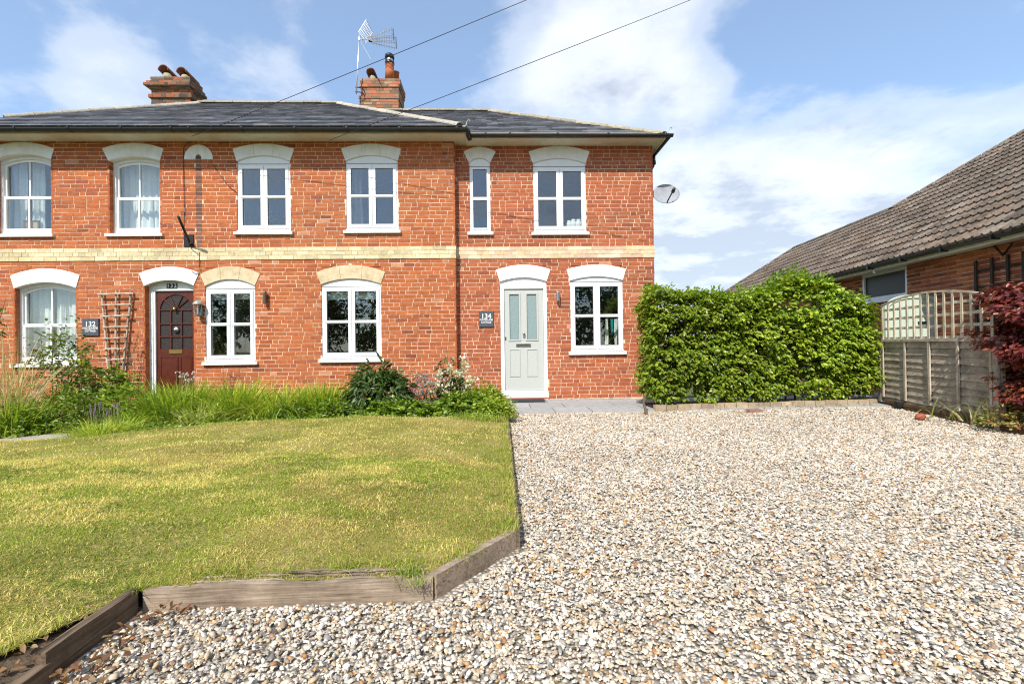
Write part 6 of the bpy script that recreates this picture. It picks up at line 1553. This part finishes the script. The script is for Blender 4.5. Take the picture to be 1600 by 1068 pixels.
# in front of the door and the second window
clump(228, 330, 588, 7.1, 900, LG+MG[:1]+YG[:1], 'tall green grassy clump hiding the foot of the dark red door', wd=.011, depth=.38, group=GR)
t = thing('pink_campion', base_at(292, 7.5), 'pale pink flowers standing in front of the dark red door', 'flowers'); m = MB(); C = []
for q in range(16):
    px = rng.uniform(277, 306); f_ = base_at(px, 7.5); e = at(px+rng.normal(0, 2), rng.uniform(578, 594), 7.5); m.tube([f_, e], .003, 4, (.2, .22, .1)); C += [e]*6
m.build('flower_stalks', 'plain', t); C = np.array(C); n = len(C); leaf_stuff('petals', [leaves(C, rng.normal(0, 1, (n, 3)), rng.normal(0, 1, (n, 3)), np.full(n, .028), np.full(n, .010), pick([(.66, .56, .64), (.55, .45, .55)], n))], 'petal', t, kind='stuff')
clump(282, 345, 618, 6.55, 170, [(.34, .39, .09), (.42, .43, .15), (.28, .35, .07)], 'pale broad bladed clump at the lawn edge below the second window', wd=.016, lean=(.3, 1.2), depth=.25, group=GR, n=5)
clump(322, 412, 588, 7.1, 780, LG+YG[:2], 'green grassy clump under the window beside the lantern', wd=.012, depth=.36, group=GR)
t = thing('rose_twigs', base_at(360, 8.5), 'young reddish rose twigs under the window beside the lantern', 'rose')
shoots(t, [[base_at(352, 8.5), at(350, 600, 8.5), at(349, 575, 8.5)], [base_at(360, 8.5), at(366, 595, 8.5), at(377, 574, 8.5)], [base_at(358, 8.5), at(360, 590, 8.5), at(362, 578, 8.5)]], .006, [(.15, .10, .03), (.10, .11, .03), (.20, .08, .04)], 8, (.03, .05))
clump(392, 470, 596, 6.95, 620, YG+LG[:3], 'arching yellow green clump between the two lower white windows', wd=.012, lean=(.45, 1.6), depth=.4, group=GR, n=5)
clump(445, 545, 594, 7.15, 900, LG+YG[:2], 'tall fresh green clump left of the dark hellebore', wd=.012, lean=(.15, .9), depth=.38, group=GR)
bush(425, 480, 628, 6.6, 110, MG, 'small dark leafy plant at the lawn edge under the arching clump', (.03, .05), .22, stems=0)
bush(478, 560, 628, 6.6, 190, MG+LG, 'low green leaves at the lawn edge left of the dark hellebore', (.04, .07), .25, stems=0, wf=.26)
# hellebore: fingered dark leaves
t = bush(536, 642, 566, 7.15, 300, DG, 'large dark green hellebore with fingered leaves under the right window', (.09, .15), .42, 'hellebore', 'hellebore', stems=18, lo=.10, wf=.17, down=.5, spread=.08, nl=(6, 10), ragged=.15)
clump(590, 690, 628, 6.75, 240, LG+YG[:1], 'thin upright grass below the dark hellebore', wd=.007, lean=(.1, .6), depth=.2, group=GR)
t = bush(632, 694, 588, 7.4, 150, [(.12, .15, .08), (.16, .18, .11), (.09, .12, .06)], 'grey green plant with small blue flowers right of the dark hellebore', (.03, .05), .3, 'blue_flower_plant', 'flowers', stems=14, lo=.1, ragged=.35)
a = base_at(660, 7.3); n = 260; C = np.stack([a[0]+rng.normal(.05, .17, n), a[1]-.1+rng.normal(0, .14, n), rng.uniform(.38, .68, n)], -1)
leaf_stuff('petals', [leaves(C, rng.normal(0, 1, (n, 3)), rng.normal(0, 1, (n, 3)), np.full(n, .024), np.full(n, .009), pick([(.24, .27, .46), (.32, .30, .48), (.42, .38, .50)], n))], 'petal', t, kind='stuff')
# white rhododendron
t = thing('white_rhododendron', base_at(706, 7.3), 'small upright rhododendron covered in cream white flowers', 'rhododendron')
RO_Y = 7.3; foot = base_at(708, RO_Y); tw = []
heads = [(697, 542), (704, 556), (690, 560), (682, 566), (712, 566), (722, 556), (688, 582), (700, 578), (714, 580), (727, 570), (733, 592), (720, 596), (706, 600), (692, 602), (682, 600), (729, 604), (712, 610), (698, 612), (724, 584), (704, 588), (737, 596), (680, 612), (715, 602)]
for (hx, hy) in heads: e = at(hx, hy, RO_Y+rng.normal(0, .12)); tw.append([foot+(rng.normal(0, .02), 0, 0), (foot+e)/2+np.array((0, 0, .05)), e])
shoots(t, tw, .008, DG+[(.13, .15, .05), (.09, .08, .03)], 9, (.06, .10))
Cs, ns = [], []
for (hx, hy) in heads[5:]+heads[6:16]:
    c = at(hx+rng.normal(0, 2), hy+rng.normal(0, 2), RO_Y-.04+rng.normal(0, .1)); k = rng.integers(16, 30); Cs.append(c+rng.normal(0, .035, (k, 3)))
C = np.vstack(Cs); n = len(C); D = rng.normal(0, 1, (n, 3))+(0, -.6, 0)
leaf_stuff('flowers', [leaves(C, D, rng.normal(0, 1, (n, 3)), rng.uniform(.03, .05, n), rng.uniform(.014, .022, n), pick([(.80, .77, .64), (.76, .72, .52), (.82, .80, .72), (.66, .54, .34)], n, .85, 1.0))], 'petal', t, kind='stuff')
# geranium carpet and the mound at the corner
bush(556, 690, 632, 6.62, 420, LG+MG, 'low spreading geranium leaves along the lawn below the hellebore', (.045, .075), .30, 'geranium', 'plant', stems=0, wf=.42, up=1.0)
bush(668, 770, 618, 6.95, 360, MG+LG, 'low green geranium in front of the white rhododendron', (.045, .075), .34, 'geranium', 'plant', stems=0, wf=.42, up=1.0)
bush(716, 800, 605, 7.25, 520, YG[:3]+LG, 'rounded bright yellow green mound at the corner of the paving', (.03, .05), .45, 'leafy_mound', 'plant', stems=0, wf=.42)
bush(742, 800, 628, 6.72, 280, LG+YG[:2], 'low bright green leaves at the front right corner of the flower bed', (.03, .055), .28, stems=0, wf=.4)
clump(690, 760, 640, 6.45, 160, LG+YG[:2], 'short grass tuft at the lawn edge before the geranium', wd=.007, lean=(.3, 1.2), depth=.12, group=GR)
# ground cover along the whole bed
n = 2600; x = rng.uniform(-8.5, .08, n); f_ = rng.uniform(0, 1, n)**1.4; y0 = np.maximum(np.interp(x, fx, fy), np.interp(x, [-9, -6.2, -5.3, -4.7, -4.5], [5.75, 6.15, 6.28, 6.15, 5.2])); y = y0+.02+f_*(9.0-y0); z = .07-.06*np.clip((-x-3.2)/2.6, 0, 1)+rng.uniform(.0, .10, n)
g1 = spray_cloud(np.stack([x, y, z], -1), np.stack([rng.normal(0, 1, n), rng.normal(-.5, 1, n), np.ones(n)], -1), (4, 8), .07, (.03, .055), MG+LG, rng.uniform(.8, 1.1, n))
n = 9000; x = rng.uniform(-8.5, .10, n); y = np.interp(x, fx, fy)+np.abs(rng.normal(0, .16, n))-.10; y = np.where(x < -4.6, np.interp(x, [-9, -6.2, -5.3, -4.7], [5.68, 6.08, 6.22, 6.1])+np.abs(y-np.interp(x, fx, fy)), y); tall = fbm(x*2.2, y*2, 57, 3)
g2 = blades(x, y, .09-.06*np.clip((-x-3.2)/2.6, 0, 1), (.05+.16*tall)*rng.uniform(.5, 1.1, n), rng.uniform(.2, 1.4, n), np.full(n, .006), pick(LG+YG+[(.48, .45, .18)], n), n=3)
V, Fx, C = join([g1, g2]); np_mesh('undergrowth', V, Fx, 'leaf', None, C, kind='stuff', label='mixed low greenery filling the flower bed under the house wall', cat='undergrowth')
n = 1500; x = rng.uniform(-7.5, -4.4, n); y = np.interp(x, [-9, -6.4, -5.4, -4.5], [4.45, 5.12, 5.42, 5.58])-np.abs(rng.normal(0, .05, n))
V, Fx, C = blades(x, y, np.full(n, .045), rng.uniform(.02, .07, n), rng.uniform(.3, 1.4, n), np.full(n, .005), pick(LG+[ST], n), n=3); np_mesh('path_edge_grass', V, Fx, 'blade', None, C, kind='stuff', label='ragged grass along the edge of the concrete path', cat='grass')

# rustic trellis leaning on the wall
TY = YM-.05; t = thing('rustic_trellis', at(183, 640, TY), 'rustic fan trellis of grey split wood between house sign and dark red door', 'trellis')
def stick(pts, r, nm):
    m = MB(); P = [at(x_, y_, TY+o_) for x_, y_, o_ in pts]; Q = []
    for i in range(len(P)-1):
        for k in range(5): Q.append(P[i]+(P[i+1]-P[i])*k/5+np.array((rng.normal(0, .004), 0, rng.normal(0, .004))))
    Q.append(P[-1]); m.tube(Q, [r*rng.uniform(.85, 1.15) for _ in Q], 7, (rng.uniform(.95, 1.25),)*3); m.build(nm, 'grey_wood_z', t)
for (a_, b_) in ((158.5, 173), (181.5, 180), (205.5, 188)): stick([(a_, 454, 0), (a_+(b_-a_)*.5, 535, 0), (b_, 628, 0)], .019, 'upright')
for (y_, xl_, xr_) in ((459, 153, 208.5), (476, 157.5, 205.5), (493.5, 157.5, 203.5), (510.5, 161, 201), (528, 161.5, 198), (544.5, 163, 195.5), (561.5, 168, 193.5)): stick([(xl_, y_+.6, -.035), (xr_, y_-.6, -.035)], .017, 'rung')

# red shrub and strap leaves by the fence
RED_L = [(.19, .038, .036), (.14, .027, .030), (.25, .055, .042), (.32, .10, .05), (.11, .021, .026)]
t = thing('red_shrub', (6.60, 5.22, .06), 'dark red leaved shrub at the right edge in front of the fence', 'shrub')
n = 2500; zz = rng.uniform(0, 1, n)**.85; th = rng.uniform(0, 2*pi, n); lay_ = .72+.28*np.sin(zz*19+th*1.3)
rr = np.sqrt(rng.uniform(.25, 1, n))*(.50+.34*zz-.30*np.clip(zz-.75, 0, 1)*2)*lay_*(.75+.5*fbm(np.cos(th)*2+5, zz*4, 5, 2))
C0 = np.stack([6.50+rr*np.cos(th), 5.22+rr*np.sin(th)*.9, .22+1.48*zz+.06*np.cos(th*3)], -1); O = np.stack([np.cos(th), np.sin(th), np.full(n, .15)], -1)
orange = [(.30, .10, .035), (.36, .14, .05), (.22, .07, .03)]
lowm = zz < .35
leaf_stuff('foliage', [spray_cloud(C0[~lowm], O[~lowm], (5, 9), .13, (.05, .085), RED_L, rng.uniform(.8, 1.25, (~lowm).sum()), down=.35, up=1.0, wfac=.36),
                       spray_cloud(C0[lowm], O[lowm], (5, 9), .13, (.05, .085), RED_L+orange, rng.uniform(.8, 1.25, lowm.sum()), down=.35, up=1.0, wfac=.36)], 'leaf', t, kind='stuff')
m = MB()
for q in range(26):
    e = C0[rng.integers(n)]; f_ = np.array((6.60+rng.normal(0, .08), 5.22+rng.normal(0, .08), .0)); m.tube([f_, f_*.6+e*.4+np.array((0, 0, .15)), e], [.016, .010, .004], 5)
m.build('stems', 'bark', t)
p = atz(1510, 668, .08); p = np.array((6.06, 5.72, .06))
t = thing('strap_leaf_plant', p, 'clump of long arching strap leaves at the foot of the red shrub', 'plant')
n = 46; x = p[0]+rng.normal(0, .14, n); y = p[1]+rng.normal(0, .18, n); az = rng.uniform(0, 2*pi, n)
leaf_stuff('strap_leaves', [blades(x, y, np.full(n, .05), rng.uniform(.28, .50, n), rng.uniform(.4, 1.5, n), np.full(n, .018), pick([(.20, .27, .05), (.34, .36, .10), (.48, .42, .20), (.14, .21, .04)], n), .6, az, 6)], 'blade', t, kind='stuff')
b_ = bush(1548, 1600, 640, 5.35, 70, [(.24, .29, .06), (.30, .34, .08), (.30, .12, .05)], 'low yellow green seedlings under the red shrub', (.03, .05), .2, 'seedlings', 'plant', stems=0, zb=.06)
# trees across the road: only their reflections show, in the lower windows
tp = []
for (x0, y0, h, r) in ((-22, -17, 8.5, 4.2), (-14.5, -15.5, 7.2, 3.4), (-8, -17, 8.8, 4.0), (-1.5, -16, 6.6, 3.2), (4.5, -17, 8.0, 3.8), (11, -16, 7.0, 3.4), (18, -17, 8.6, 4.0)):
    n = 1800; u = rng.normal(0, 1, (n, 3)); u /= np.linalg.norm(u, axis=1, keepdims=True); k = rng.uniform(.5, 1, n)**.5; nz = .7+.6*fbm(u[:, 0]*2+x0, u[:, 2]*2+y0, 3, 2)
    C0 = np.stack([x0+u[:, 0]*r*k*nz, y0+u[:, 1]*r*k*nz*.7, h*.5+u[:, 2]*h*.5*k*nz], -1); tp.append(spray_cloud(C0, u, (3, 6), .4, (.20, .32), DG, rng.uniform(.7, 1.2, n)))
V, Fx, C = join(tp); np_mesh('treeline', V, Fx, 'leaf', None, C, kind='stuff', label='row of bushy green trees across the road, seen reflected in windows', cat='trees')
